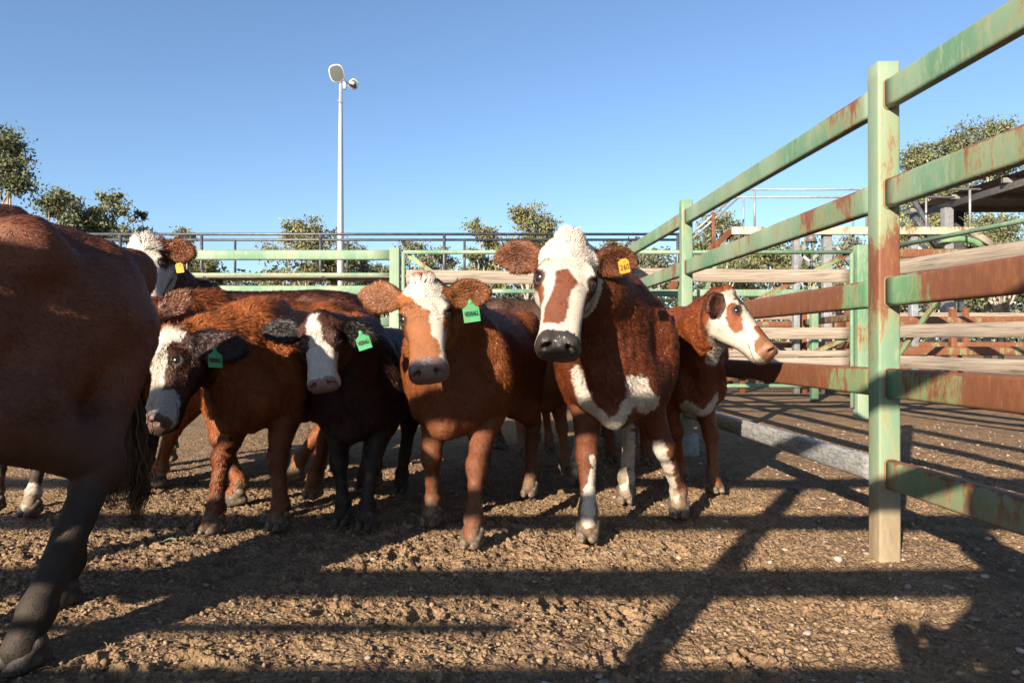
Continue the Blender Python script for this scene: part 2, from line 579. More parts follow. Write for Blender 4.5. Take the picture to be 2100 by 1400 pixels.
    # --- where a point lies
    def zones(s, p):
        p = np.asarray(p)
        q = (p - s.poll) @ s.H / s.L
        dh = s.HD[0](p[:, 0], p[:, 1], p[:, 2])
        dear = np.full(len(p), 1.0); earin = np.zeros(len(p))
        for sg, base, mid, E, el, ew in s.earf:
            e = (p - mid) @ E
            d = np.sqrt((e[:, 0] / (el * .56)) ** 2 + (e[:, 1] / (ew * .56)) ** 2 + (e[:, 2] / (.09 * s.L)) ** 2) - 1
            dear = np.minimum(dear, d)
            earin = np.where(d < 0, np.clip(e[:, 2] / .012, -1, 1), earin)
        head = (dh < .035) & (q[:, 0] > -.12)
        return q, head, dear < 0.0, earin

def make_fur(cow, colfn, count, length, name='fur', seed=1, lenfn=None, view=(0, 0, .85), width=.0011, lift=.34, dirfn=None, jitter=.22):
    """short blades of coat rooted in the skin"""
    rs = np.random.RandomState(seed)
    v, f, n = cow.v, cow.f, cow.n
    wv = v @ cow.R.T + cow.org
    cen = wv[f].mean(1); fn = n[f].mean(1) @ cow.R.T
    tov = np.array(view) - cen
    dist = np.linalg.norm(tov, axis=1)
    face = (fn * tov).sum(1) / dist
    w = cow.area * np.clip((face + .35) * 3, 0, 1) * (1 + .6 * np.clip(1 - face, 0, 1))
    q, head, ear, earin = cow.zones(v[f].mean(1))
    w = w * np.where(head, 1.9, 1.0) * np.where(ear, 2.4, 1.0)
    cdf = np.cumsum(w); cdf /= cdf[-1]
    fi = np.searchsorted(cdf, rs.rand(count))
    a, b = rs.rand(count, 1), rs.rand(count, 1)
    Q = f[fi]
    def bil(arr):
        return (arr[Q[:, 0]] * (1 - a) * (1 - b) + arr[Q[:, 1]] * a * (1 - b) + arr[Q[:, 2]] * a * b + arr[Q[:, 3]] * (1 - a) * b)
    p = bil(v); nn = bil(n); nn /= np.linalg.norm(nn, axis=1)[:, None]
    q, head, ear, earin = cow.zones(p)
    col, wet = colfn(p, nn, q, head, ear, earin)
    keep = wet < .5
    # flow of the coat
    flow = np.tile(np.array([-1.0, 0, -.45]), (count, 1))
    side = np.abs(nn[:, 1])
    flow[:, 2] -= .5 * side
    S = cow.S
    leg = (p[:, 2] < .5 * S) & ~head
    flow[leg] = np.array([-.25, 0, -1.0])
    hf = (cow.H @ np.array([1.0, 0, -.1]))
    lat = cow.H[:, 1]
    hflow = hf[None, :] + lat[None, :] * (np.sign(q[:, 1]) * .55)[:, None]
    up = q[:, 0] < .22
    hflow = np.where(up[:, None], lat[None, :] * np.sign(q[:, 1])[:, None] * .8 - cow.H[:, 0][None, :] * .5 + cow.H[:, 2][None, :] * .3, hflow)
    flow[head] = hflow[head]
    for sg, base, mid, E, el, ew in cow.earf:
        e = (p - mid) @ E
        m = ear & (np.sign(((p - cow.poll) @ cow.H)[:, 1]) == sg)
        flow[m] = (E[:, 0][None, :] * .9 + E[:, 1][None, :] * (np.clip(e[:, 1] / (ew * .3), -1, 1) * .55)[:, None])[m] + E[:, 2][None, :] * .25 - cow.R[2][None, :] * .35
    if dirfn is not None:
        flow = dirfn(p, q, head, ear, flow)
    clump = np.stack([fbm(p * 26, 2, 31 + seed), fbm(p * 26, 2, 37 + seed), fbm(p * 26, 2, 43 + seed)], 1)
    big = np.stack([fbm(p * 7, 2, 51), fbm(p * 7, 2, 57), fbm(p * 7, 2, 63)], 1)
    flow = flow + clump * .7 + big * .6
    t = flow - nn * (flow * nn).sum(1)[:, None]
    t /= np.maximum(np.linalg.norm(t, axis=1), 1e-6)[:, None]
    ln = length * (0.6 + .8 * rs.rand(count)) * (1 + .5 * fbm(p * 18, 2, 71))
    ln = np.where(head, ln * .55, ln); ln = np.where(head & (q[:, 0] > .45), ln * .6, ln)
    ln = np.where(leg, ln * .42, ln); ln = np.where(ear, length * (.5 + 1.0 * rs.rand(count) ** 2) * (1 + .6 * fbm(p * 30, 2, 75)), ln)
    if lenfn is not None:
        ln = lenfn(p, q, head, ear, ln)
    keep &= ln > 0
    eyep = np.array([e for _, e in cow.eyes])
    for e in eyep:
        keep &= np.linalg.norm(p - e, axis=1) > .055 * cow.L
    lf = lift * (.7 + .6 * rs.rand(count))
    lf = np.where(head & (q[:, 0] > .3), lf * .6, lf)
    d0 = t * (1 - lf)[:, None] + nn * (lf * 1.3)[:, None] + rs.randn(count, 3) * jitter * .5
    d0 /= np.linalg.norm(d0, axis=1)[:, None]
    d1 = t * (1 - .45 * lf)[:, None] + nn * (lf * .45)[:, None] + rs.randn(count, 3) * jitter
    d1 /= np.linalg.norm(d1, axis=1)[:, None]
    p, nn, d0, d1, ln, col = [x[keep] for x in (p, nn, d0, d1, ln, col)]
    m = len(p)
    R, org = cow.R, cow.org
    wp = p @ R.T + org
    dcam = np.linalg.norm(wp - np.array(view), axis=1)
    wd = (width * (.7 + .6 * rs.rand(m)) * np.clip(dcam / 2.6, .8, 3.0))[:, None]
    side = np.cross(nn, d0); side /= np.maximum(np.linalg.norm(side, axis=1), 1e-6)[:, None]
    side = side + nn * rs.uniform(-.5, .5, (m, 1))
    l = ln[:, None]
    p0 = p - nn * .001
    V = np.empty((m, 5, 3), np.float32)
    V[:, 0] = p0 - side * wd; V[:, 1] = p0 + side * wd
    mid = p0 + d0 * l * .5
    V[:, 2] = mid + side * wd * .8; V[:, 3] = mid - side * wd * .8
    V[:, 4] = mid + d1 * l * .5
    base = np.arange(m, dtype=np.int64) * 5
    loops = np.stack([base, base + 1, base + 2, base + 3, base + 3, base + 2, base + 4], 1)
    starts = np.stack([np.arange(m) * 7, np.arange(m) * 7 + 4], 1).ravel()
    totals = np.tile([4, 3], m)
    me = np_mesh(name, V.reshape(-1, 3), loops.ravel(), starts, totals, True)
    sh = (.80 + .40 * rs.rand(m, 1)) * (1 + .12 * fbm(p * 40, 2, 91)[:, None])
    rc = np.clip(col * sh, 0, 1)
    tip = np.clip(rc * 1.12, 0, 1)
    cc = np.repeat(rc[:, None, :], 5, 1); cc[:, 4] = tip
    add_attr(me, 'Col', 'FLOAT_COLOR', cc.reshape(-1, 3))
    sn = nn * 1.0 + rs.randn(m, 3) * .20 + side * rs.uniform(-.3, .3, (m, 1))
    sn /= np.linalg.norm(sn, axis=1)[:, None]
    sn = np.repeat(sn[:, None, :], 5, 1)
    sn[:, 4] += d1 * .45; sn[:, 0] -= d0 * .2; sn[:, 1] -= d0 * .2
    add_attr(me, 'SkinN', 'FLOAT_VECTOR', sn.reshape(-1, 3))
    return me

# ---- coat materials
def coat_material():
    m, nt, b = new_mat('cattle_skin')
    at = N(nt, 'ShaderNodeAttribute', attribute_name='Col')
    wt = N(nt, 'ShaderNodeAttribute', attribute_name='Wet')
    tc = N(nt, 'ShaderNodeTexCoord')
    n1 = noise(nt, tc.outputs['Object'], 160, 3, .6)
    n2 = noise(nt, tc.outputs['Object'], 22, 3, .6)
    c = mixc(nt, mathn(nt, 'MULTIPLY', n1, .5), at.outputs['Color'], (.012, .008, .006))
    c = mixc(nt, mathn(nt, 'MULTIPLY', n2, .12), c, (.30, .20, .13))
    LK(nt, c, b.inputs['Base Color'])
    r = mathn(nt, 'SUBTRACT', .72, mathn(nt, 'MULTIPLY', wt.outputs['Fac'], .48))
    LK(nt, r, b.inputs['Roughness'])
    vo = N(nt, 'ShaderNodeTexVoronoi', i_Scale=170.0, feature='DISTANCE_TO_EDGE'); LK(nt, tc.outputs['Object'], vo.inputs['Vector'])
    hh = mathn(nt, 'MULTIPLY', mathn(nt, 'MINIMUM', vo.outputs['Distance'], .25), mathn(nt, 'MULTIPLY', wt.outputs['Fac'], 3.0))
    n1b = mathn(nt, 'ADD', n1, hh)
    b.inputs['Specular IOR Level'].default_value = .3
    bump(nt, b, n1b, .4, .003)
    return m

def fur_material():
    m, nt, b = new_mat('cattle_coat')
    at = N(nt, 'ShaderNodeAttribute', attribute_name='Col')
    an = N(nt, 'ShaderNodeAttribute', attribute_name='SkinN')
    vt = N(nt, 'ShaderNodeVectorTransform', vector_type='NORMAL', convert_from='OBJECT', convert_to='WORLD')
    LK(nt, an.outputs['Vector'], vt.inputs[0])
    LK(nt, at.outputs['Color'], b.inputs['Base Color'])
    LK(nt, vt.outputs[0], b.inputs['Normal'])
    b.inputs['Roughness'].default_value = .46
    b.inputs['Specular IOR Level'].default_value = .28
    return m

def eye_material():
    m, nt, b = new_mat('cattle_eye')
    at = N(nt, 'ShaderNodeAttribute', attribute_name='Col')
    LK(nt, at.outputs['Color'], b.inputs['Base Color'])
    b.inputs['Roughness'].default_value = .2
    b.inputs['Coat Weight'].default_value = .6
    return m

M_SKIN, M_FUR, M_EYE = coat_material(), fur_material(), eye_material()

def hoof_material():
    m, nt, b = new_mat('hoof_horn')
    tc = N(nt, 'ShaderNodeTexCoord')
    n1 = noise(nt, tc.outputs['Object'], 45, 4, .65)
    n2 = noise(nt, tc.outputs['Object'], 170, 3, .6)
    r = ramp(nt, n1, [(.35, (.022, .018, .016)), (.5, (.08, .06, .042)), (.70, (.22, .16, .10))])
    LK(nt, r.outputs[0], b.inputs['Base Color'])
    b.inputs['Roughness'].default_value = .8
    bump(nt, b, n2, .7, .004)
    return m
M_HOOF = hoof_material()

def hoof_mesh():
    fl = Field((-.07, -.06, -.01), (.085, .06, .10), .004)
    for sg in (1, -1):
        for a, b, ra, rb in (((-.016, sg * .0185, .052), (.026, sg * .0195, .016), .0235, .017), ((-.028, sg * .019, .022), (.024, sg * .020, .012), .020, .016), ((.0, sg * .019, .020), (.043, sg * .017, .010), .018, .010)):
            pr = rcone(a, b, ra, rb); fl.apply(pr[0], pr[1], pr[2], .006)
    fl.apply(lambda x, y, z: z + 0 * x + 0 * y, (-1, -1, -1), (1, 1, 1), .003, 'sub') if False else None
    v, f = fl.mesh()
    v[:, 2] = np.maximum(v[:, 2], -.004)
    return faces_mesh('hoof', v, f, True)
HOOF = hoof_mesh()
HOOF.materials.append(M_HOOF)
HOOF_DARK = HOOF.copy(); HOOF_DARK.materials[0] = hoof_material()
for el_, c_ in zip(HOOF_DARK.materials[0].node_tree.nodes['Color Ramp'].color_ramp.elements, ((.010, .009, .009), (.030, .024, .020), (.085, .065, .045))):
    el_.color = (*c_, 1)

def eye_mesh(r, col_iris=(.012, .008, .006)):
    nu, nv = 20, 14
    V, Fc, col = [], [], []
    for j in range(nv + 1):
        th = math.pi * j / nv
        for i in range(nu):
            ph = 2 * math.pi * i / nu
            V.append((math.cos(th), math.sin(th) * math.cos(ph), math.sin(th) * math.sin(ph)))
            ang = math.degrees(th)
            col.append((.005, .004, .005) if ang < 28 else ((.022, .010, .007) if ang < 62 else (.045, .026, .022)))
    for j in range(nv):
        for i in range(nu):
            a = j * nu + i; b = j * nu + (i + 1) % nu
            Fc.append((a, a + nu, b + nu, b))
    me = faces_mesh('eye', np.array(V) * r, np.array(Fc), True)
    add_attr(me, 'Col', 'FLOAT_COLOR', np.array(col))
    return me

def finish_cow(name, cow, colfn, label, cat, fur_n, fur_len, group=None, fur_kw=None, tags=(), hoof_s=1.0, dark_hoof=False):
    """one Empty at the animal's base with its skin, coat, eyes, hooves, ear tag and tail switch under it"""
    rz = math.atan2(cow.R[1, 0], cow.R[0, 0])
    root = empty(name, cow.org, rz, label, cat, group)
    me = faces_mesh('body', cow.v, cow.f, True)
    q, head, ear, earin = cow.zones(cow.v)
    col, wet = colfn(cow.v, cow.n, q, head, ear, earin)
    add_attr(me, 'Col', 'FLOAT_COLOR', col)
    add_attr(me, 'Wet', 'FLOAT', wet)
    link('body', me, M_SKIN, root)
    if fur_n:
        fm = make_fur(cow, colfn, fur_n, fur_len, **(fur_kw or {}))
        link('fur', fm, M_FUR, root)
    for sg, e in cow.eyes:
        em = eye_mesh(.047 * cow.L)
        o = link('eye', em, M_EYE, root)
        dr = cow.H @ unit((.12, sg * .82, .50))
        o.location = [float(c) for c in (e - dr * .021 * cow.L)]
        o.rotation_euler = Vector([float(c) for c in dr]).to_track_quat('X', 'Z').to_euler()
        lashes(cow, root, e, sg, dr)
    for i, ft in enumerate(cow.feet):
        o = bpy.data.objects.new('hoof', HOOF_DARK if dark_hoof else HOOF)
        C.objects.link(o); o.parent = root
        o.location = [float(c) for c in ft]
        k = cow.S * 1.12 * hoof_s
        o.scale = (k, k, k)
    for t in tags:
        make_tag(cow, root, **t)
    return root

def lashes(cow, root, e, sg, dr):
    rs = np.random.RandomState(5)
    V, F = [], []
    L = cow.L; up = cow.H[:, 0] * -1.0; out = dr
    fw = cow.H[:, 2]
    for i in range(26):
        a = (i / 25 - .5)
        b = e + up * .050 * L * math.cos(a * 2.2) + fw * a * .10 * L + out * .020 * L
        d = unit(out * 1.0 + up * .12 + fw * a * .8 - up * .5 + rs.randn(3) * .12)
        l = .045 * L * rs.uniform(.7, 1.2); w = fw * .0011
        k = len(V); V += [b - w, b + w, b + d * l]; F.append((k, k + 1, k + 2))
    me = faces_mesh('eyelashes', np.array(V), np.array(F), True)
    add_attr(me, 'Col', 'FLOAT_COLOR', np.tile(np.array(cow.lash), (len(V), 1)))
    add_attr(me, 'SkinN', 'FLOAT_VECTOR', np.tile(out, (len(V), 1)))
    link('eyelashes', me, M_FUR, root)

def text_mesh(txt, size, depth=.0006):
    cu = bpy.data.curves.new('t', 'FONT')
    cu.body = txt; cu.size = size; cu.align_x = 'CENTER'; cu.align_y = 'CENTER'
    cu.extrude = depth; cu.offset = size * .004; cu.resolution_u = 3
    o = bpy.data.objects.new('t', cu)
    C.objects.link(o)
    dg = bpy.context.evaluated_depsgraph_get(); dg.update()
    me = bpy.data.meshes.new_from_object(o.evaluated_get(dg))
    bpy.data.objects.remove(o); bpy.data.curves.remove(cu)
    return me

def plain(name, col, rough=.5, spec=.4, metal=0.0):
    m, nt, b = new_mat(name)
    b.inputs['Base Color'].default_value = (*col, 1)
    b.inputs['Roughness'].default_value = rough
    b.inputs['Specular IOR Level'].default_value = spec
    b.inputs['Metallic'].default_value = metal
    return m
M_INK2 = plain('tag_faded_ink', (.11, .065, .012), .5)
M_INK = plain('tag_ink', (.012, .014, .018), .5)
def tag_material(name, col):
    m, nt, b = new_mat(name)
    g = N(nt, 'ShaderNodeNewGeometry')
    n = noise(nt, g.outputs['Position'], 55, 4, .65)
    LK(nt, mixc(nt, ramp(nt, n, [(.46, (0, 0, 0)), (.70, (.75, .75, .75))]).outputs[0], col, (.16, .12, .07)), b.inputs['Base Color'])
    b.inputs['Roughness'].default_value = .45
    return m
M_TAGG = tag_material('tag_green', (.036, .29, .115))
M_TAGY = tag_material('tag_yellow', (.52, .28, .014))

def make_tag(cow, root, pos, right, up, w, h, kind, text=None):
    """ear tag: neck on top, broad plate below; pos is the middle of the plate in world space"""
    if kind == 'green':
        out = [(-.5, -.5), (.5, -.5), (.5, .12), (.20, .26), (.11, .36), (.11, .47), (0, .53), (-.11, .47), (-.11, .36), (-.20, .26), (-.5, .12)]
    else:
        out = [(-.5, -.42), (-.42, -.5), (.42, -.5), (.5, -.42), (.5, .3), (.28, .5), (-.28, .5), (-.5, .3)]
    bm = bmesh.new()
    vs = [bm.verts.new((x * w, y * h, 0)) for x, y in out]
    fc = bm.faces.new(vs)
    r = bmesh.ops.extrude_face_region(bm, geom=[fc])
    bmesh.ops.translate(bm, verts=[e for e in r['geom'] if isinstance(e, bmesh.types.BMVert)], vec=(0, 0, .0022))
    bmesh.ops.recalc_face_normals(bm, faces=bm.faces[:])
    # a slight curl
    for v in bm.verts:
        v.co.z += -4.0 * v.co.x ** 2
    me = bpy.data.meshes.new('ear_tag'); bm.to_mesh(me); bm.free()
    o = link('ear_tag', me, M_TAGG if kind == 'green' else M_TAGY, root)
    x = unit(cow.R.T @ np.array(right, float)); y = cow.R.T @ np.array(up, float)
    y = unit(y - x * (y @ x)); z = np.cross(x, y)
    m = Matrix(((x[0], y[0], z[0], 0), (x[1], y[1], z[1], 0), (x[2], y[2], z[2], 0), (0, 0, 0, 1)))
    lp = cow.loc(pos)
    m.translation = Vector([float(c) for c in lp])
    o.matrix_local = m
    st = [(0, 0)] + [(.006 * math.cos(a), .006 * math.sin(a)) for a in np.arange(10) * .6283]
    sy = h * (.36 if kind == 'green' else .34)
    me2 = faces_mesh('stud', np.array([(x, y + sy, .0045 if i == 0 else .0030) for i, (x, y) in enumerate(st)]), np.array([(0, 1 + i, 1 + (i + 1) % 10) for i in range(10)]), True)
    link('stud', me2, M_TAGG if kind == 'green' else M_TAGY, o)
    if not text: return
    tm = text_mesh(text, h * (.30 if kind == 'green' else .52))
    xs = [v.co.x for v in tm.vertices]
    k = w * .86 / (max(xs) - min(xs))
    for v in tm.vertices:
        v.co.x *= k
        v.co.y += h * (-.13 if kind == 'green' else -.1)
        v.co.z += .0034 - 4.0 * v.co.x ** 2
    link('tag_number' if kind != 'green' else 'tag_lettering', tm, M_INK if kind == 'green' else M_INK2, o)
# ================================================================== ground
def plain_(name, col, rough):
    m, nt, b = new_mat(name)
    g = N(nt, 'ShaderNodeNewGeometry'); n = noise(nt, g.outputs['Position'], 60, 4, .65)
    LK(nt, ramp(nt, n, [(.3, tuple(c * .6 for c in col)), (.7, tuple(c * 1.4 for c in col))]).outputs[0], b.inputs['Base Color'])
    b.inputs['Roughness'].default_value = rough
    bump(nt, b, n, .4, .003)
    return m

def axis(lo, hi, step, far, g=1.06):
    core = np.arange(lo, hi, step)
    r = [core[-1]]; s = step
    while r[-1] < far:
        s *= (1.012 if s < .055 else g); r.append(r[-1] + s)
    l = [core[0]]; s = step
    while l[-1] > -far:
        s *= g; l.append(l[-1] - s)
    return np.concatenate([np.array(l[1:])[::-1], core, np.array(r[1:])])

_hr = np.random.RandomState(77)
HP = [(_hr.uniform(-1.6, 1.9), _hr.uniform(1.6, 3.9), _hr.uniform(0, 6.28)) for _ in range(70)]
HP = [h_ for h_ in HP if not (h_[0] > 1.3 and h_[1] < 3.2)]
def ground_h(x, y):
    p = np.stack([x, y, np.zeros_like(x)], -1)
    p = p + .012 * np.stack([fbm(p * 23, 2, 53), fbm(p * 23, 2, 54), 0 * x], -1)
    r = np.sqrt(x * x + y * y)
    near = np.clip(1.6 - r / 9.0, 0, 1)
    rough = np.clip(.75 - .55 * fbm(p * .9, 2, 61) - .30 * np.clip(x - .9, 0, 1), .25, 1.1)      # trampled clods, packed gravel to the right
    h = .030 * fbm(p * 1.1, 3, 62)
    a = np.clip(fbm(p * 9, 3, 64) + .05, 0, 1)
    h = h + rough * (.011 * a + .036 * np.clip(.30 - np.abs(fbm(p * 15, 3, 66)) , 0, 1) - .016)
    h = h + rough * .024 * np.clip(fbm(p * 36, 4, 68, .65), -.35, .6)
    h = h + rough * .016 * np.clip(fbm(p * 85, 3, 70, .7), -.25, .7)
    for hx_, hy_, ha in HP:                       # hoof prints
        if abs(hy_) > 900: continue
        dx, dy = x - hx_, y - hy_; ca, sa = math.cos(ha), math.sin(ha)
        u, w_ = dx * ca + dy * sa, -dx * sa + dy * ca
        for o_ in (-.026, .026):
            d_ = np.sqrt(((w_ - o_) / .027) ** 2 + (u / .062) ** 2)
            h = h - .022 * np.clip(1.15 - d_, 0, 1) ** .6 + .010 * np.exp(-((d_ - 1.35) / .22) ** 2)
    far = np.clip((r - 30) / 200, 0, 1)
    return h * near - .02 * (1 - near) * 0 - .012

gx = axis(-2.3, 2.9, .0070, 900, 1.06)
gy = axis(1.55, 4.2, .0062, 900, 1.05)
GX, GY = np.meshgrid(gx, gy, indexing='ij')
GZ = np.zeros_like(GX)
for i in range(0, len(gx), 200):
    GZ[i:i + 200] = ground_h(GX[i:i + 200], GY[i:i + 200])
nx, ny = GX.shape
ii = np.arange(nx * ny).reshape(nx, ny)
gf = np.stack([ii[:-1, :-1], ii[1:, :-1], ii[1:, 1:], ii[:-1, 1:]], -1).reshape(-1, 4)

def ground_material():
    m, nt, b = new_mat('trampled_dirt')
    tc = N(nt, 'ShaderNodeTexCoord'); v = tc.outputs['Object']
    big = noise(nt, v, .8, 5, .6); mid = noise(nt, v, 7, 5, .65); fine = noise(nt, v, 90, 4, .7)
    c1 = ramp(nt, mid, [(.30, (.135, .086, .050)), (.50, (.215, .142, .084)), (.72, (.285, .20, .122))]).outputs[0]
    c2 = mixc(nt, mathn(nt, 'MULTIPLY', ramp(nt, big, [(.48, (0, 0, 0)), (.66, (1, 1, 1))]).outputs[0], .45), c1, (.125, .088, .062))
    vo = N(nt, 'ShaderNodeTexVoronoi', i_Scale=75.0); LK(nt, v, vo.inputs['Vector'])
    peb = ramp(nt, vo.outputs['Color'], [(0, (.55, .5, .45)), (.5, (.95, .93, .9)), (1, (1.35, 1.3, 1.25))]).outputs[0]
    c3 = mixc(nt, .55, c2, peb, 'MULTIPLY')
    c4 = mixc(nt, ramp(nt, fine, [(.30, (.75, .75, .75)), (.5, (0, 0, 0))]).outputs[0], c3, (.075, .05, .032))
    LK(nt, c4, b.inputs['Base Color'])
    b.inputs['Roughness'].default_value = .92
    b.inputs['Specular IOR Level'].default_value = .15
    h = mathn(nt, 'ADD', mathn(nt, 'MULTIPLY', vo.outputs['Distance'], -1.2), fine)
    n3 = noise(nt, v, 17, 4, .7); n4 = noise(nt, v, 42, 3, .7)
    cl = bump(nt, None, mathn(nt, 'ADD', n3, mathn(nt, 'MULTIPLY', n4, .6)), .55, .03)
    bump(nt, b, h, .8, .008, cl)
    return m
M_GROUND = ground_material()
g = link('ground', faces_mesh('ground', np.stack([GX.ravel(), GY.ravel(), GZ.ravel()], 1), gf, True), M_GROUND)
tag(g, 'trampled brown dirt and gravel of the cattle yard', kind='structure')
del GX, GY, GZ, gf

# loose stones and clods
def ico(sub):
    bm = bmesh.new(); bmesh.ops.create_icosphere(bm, subdivisions=sub, radius=1)
    v = np.array([q.co[:] for q in bm.verts]); f = np.array([[q.index for q in t.verts] for t in bm.faces]); bm.free()
    return v, f

def scatter(name, n, xr, yr, size, colr, label, seed, mat, flat=.6, dens=None, power=2.2, sub=1, rug=.62):
    rs = np.random.RandomState(seed)
    x = rs.uniform(*xr, n); y = yr[0] * (yr[1] / yr[0]) ** rs.rand(n)
    k = rs.rand(n) < (dens(x, y) if dens else 1)
    x, y = x[k], y[k]; n = len(x)
    s = size[0] + (size[1] - size[0]) * rs.rand(n) ** power
    z = ground_h(x, y)
    bv, bf = ico(sub)
    nv = len(bv)
    V = np.tile(bv, (n, 1, 1))
    sc = rs.uniform(.5, 1.35, (n, 1, 3)); sc[:, :, 2] *= flat
    V = V * sc
    fr = np.arange(n)[:, None, None] * 7.31
    V = V * (1 + rug * vnoise(np.tile(bv, (n, 1, 1)) * 2.1 + fr, 5))[:, :, None]
    V = V * (1 + (rug * .30) * rs.uniform(-1, 1, (n, nv, 1)))
    a = rs.rand(n) * 6.28; ca, sa = np.cos(a)[:, None], np.sin(a)[:, None]
    X = V[:, :, 0] * ca - V[:, :, 1] * sa; Y = V[:, :, 0] * sa + V[:, :, 1] * ca
    W = np.stack([X * s[:, None] + x[:, None], Y * s[:, None] + y[:, None], V[:, :, 2] * s[:, None] + (z + s * flat * .25)[:, None]], -1)
    F = (bf[None] + (np.arange(n) * nv)[:, None, None]).reshape(-1, 3)
    me = faces_mesh(name, W.reshape(-1, 3), F, sub > 1)
    colr = np.array(colr); ci = rs.randint(0, len(colr), n)
    c = colr[ci] * rs.uniform(.7, 1.25, (n, 1))
    add_attr(me, 'Col', 'FLOAT_COLOR', np.repeat(c, nv, 0))
    o = link(name, me, mat)
    tag(o, label, kind='stuff')

def stone_material():
    m, nt, b = new_mat('loose_stone')
    at = N(nt, 'ShaderNodeAttribute', attribute_name='Col')
    tc = N(nt, 'ShaderNodeTexCoord')
    n1 = noise(nt, tc.outputs['Object'], 120, 3, .6)
    c = mixc(nt, mathn(nt, 'MULTIPLY', n1, .6), at.outputs['Color'], (.155, .105, .068))
    LK(nt, c, b.inputs['Base Color']); b.inputs['Roughness'].default_value = .85
    b.inputs['Specular IOR Level'].default_value = .2
    bump(nt, b, n1, .5, .003)
    return m
M_STONE = stone_material()
frus = lambda x, y: (np.abs(x) < .80 * y + .25).astype(float)
scatter('gravel', 13000, (-3.2, 5.0), (1.5, 7.5), (.0025, .014), [(.27, .215, .165), (.22, .165, .12), (.32, .28, .235), (.19, .14, .105), (.25, .165, .11)], 'loose gravel and small stones scattered over the dirt', 11,
        M_STONE, .65, lambda x, y: frus(x, y) * np.clip(.35 + .4 * (x + .2) / 1.5, .25, 1), 2.6)
scatter('dirt_clods', 42000, (-3.2, 4.0), (1.5, 6.5), (.002, .0092), [(.235, .157, .093), (.20, .132, .078), (.27, .185, .112)], 'small crumbled clods of dry dirt', 12,
        M_STONE, .75, lambda x, y: frus(x, y) * np.clip(.8 - .35 * (x - .3), .15, 1), 2.6)
scatter('stones', 260, (-2.5, 3.2), (1.6, 5.5), (.010, .022), [(.28, .24, .20), (.24, .175, .14), (.35, .32, .28), (.20, .145, .12)], 'larger rounded stones lying in the dirt', 13,
        M_STONE, .5, lambda x, y: frus(x, y) * np.clip(.3 + .6 * (x + .2), .15, 1), 1.6, 2, .35)

# chaff and straw trodden into the dirt
def straw():
    rs = np.random.RandomState(41)
    n = 1500
    y = 1.6 * (6.0 / 1.6) ** rs.rand(n); x = rs.uniform(-1, 1, n) * (.8 * y + .2)
    a = rs.rand(n) * 6.28; l = rs.uniform(.012, .05, n); w = rs.uniform(.0008, .0018, n)
    d = np.stack([np.cos(a), np.sin(a), rs.uniform(-.1, .18, n)], 1) * l[:, None]
    sd = np.stack([-np.sin(a), np.cos(a), 0 * a], 1) * w[:, None]
    z = ground_h(x, y) + .004
    c = np.stack([x, y, z], 1)
    bow = np.array([0, 0, 1.0]) * (l * .15)[:, None]
    V = np.stack([c - sd, c + sd, c + d * .5 + sd + bow, c + d * .5 - sd + bow, c + d + sd * .6, c + d - sd * .6], 1)
    b = np.arange(n)[:, None] * 6
    F = np.concatenate([b + np.array([[0, 1, 2, 3]]), b + np.array([[3, 2, 4, 5]])])
    me = faces_mesh('straw', V.reshape(-1, 3), F, False)
    col = np.array([(.34, .27, .16), (.24, .18, .10), (.16, .11, .065)])[rs.randint(0, 3, n)] * rs.uniform(.7, 1.2, (n, 1))
    add_attr(me, 'Col', 'FLOAT_COLOR', np.repeat(col, 6, 0))
    tag(link('straw', me, M_STONE), 'bits of straw and chaff trodden into the dirt', kind='stuff')
straw()

# a scrap of green leaf
c = G(348, 1117)
V = []; 
for j in range(9):
    t = j / 8; x = (t - .5) * .06; y = .012 * math.sin(t * 3.1); w = .008 * math.sin(math.pi * (.08 + .86 * t))
    V += [(x, y - w, .010 + .012 * math.sin(t * 3)), (x, y, .006 + .012 * math.sin(t * 3)), (x, y + w, .012 + .012 * math.sin(t * 3))]
F = [(3 * j + q, 3 * j + 3 + q, 3 * j + 4 + q, 3 * j + 1 + q) for j in range(8) for q in (0, 1)]
o = link('leaf', faces_mesh('leaf', np.array(V), np.array(F), True), plain_('pale_leaf', (.13, .19, .11), .6), None, (c[0], c[1], .004))
tag(o, 'pale green curled leaf lying on the dirt near the big cow', 'leaf')
print('ground', round(time.time() - T0, 1))
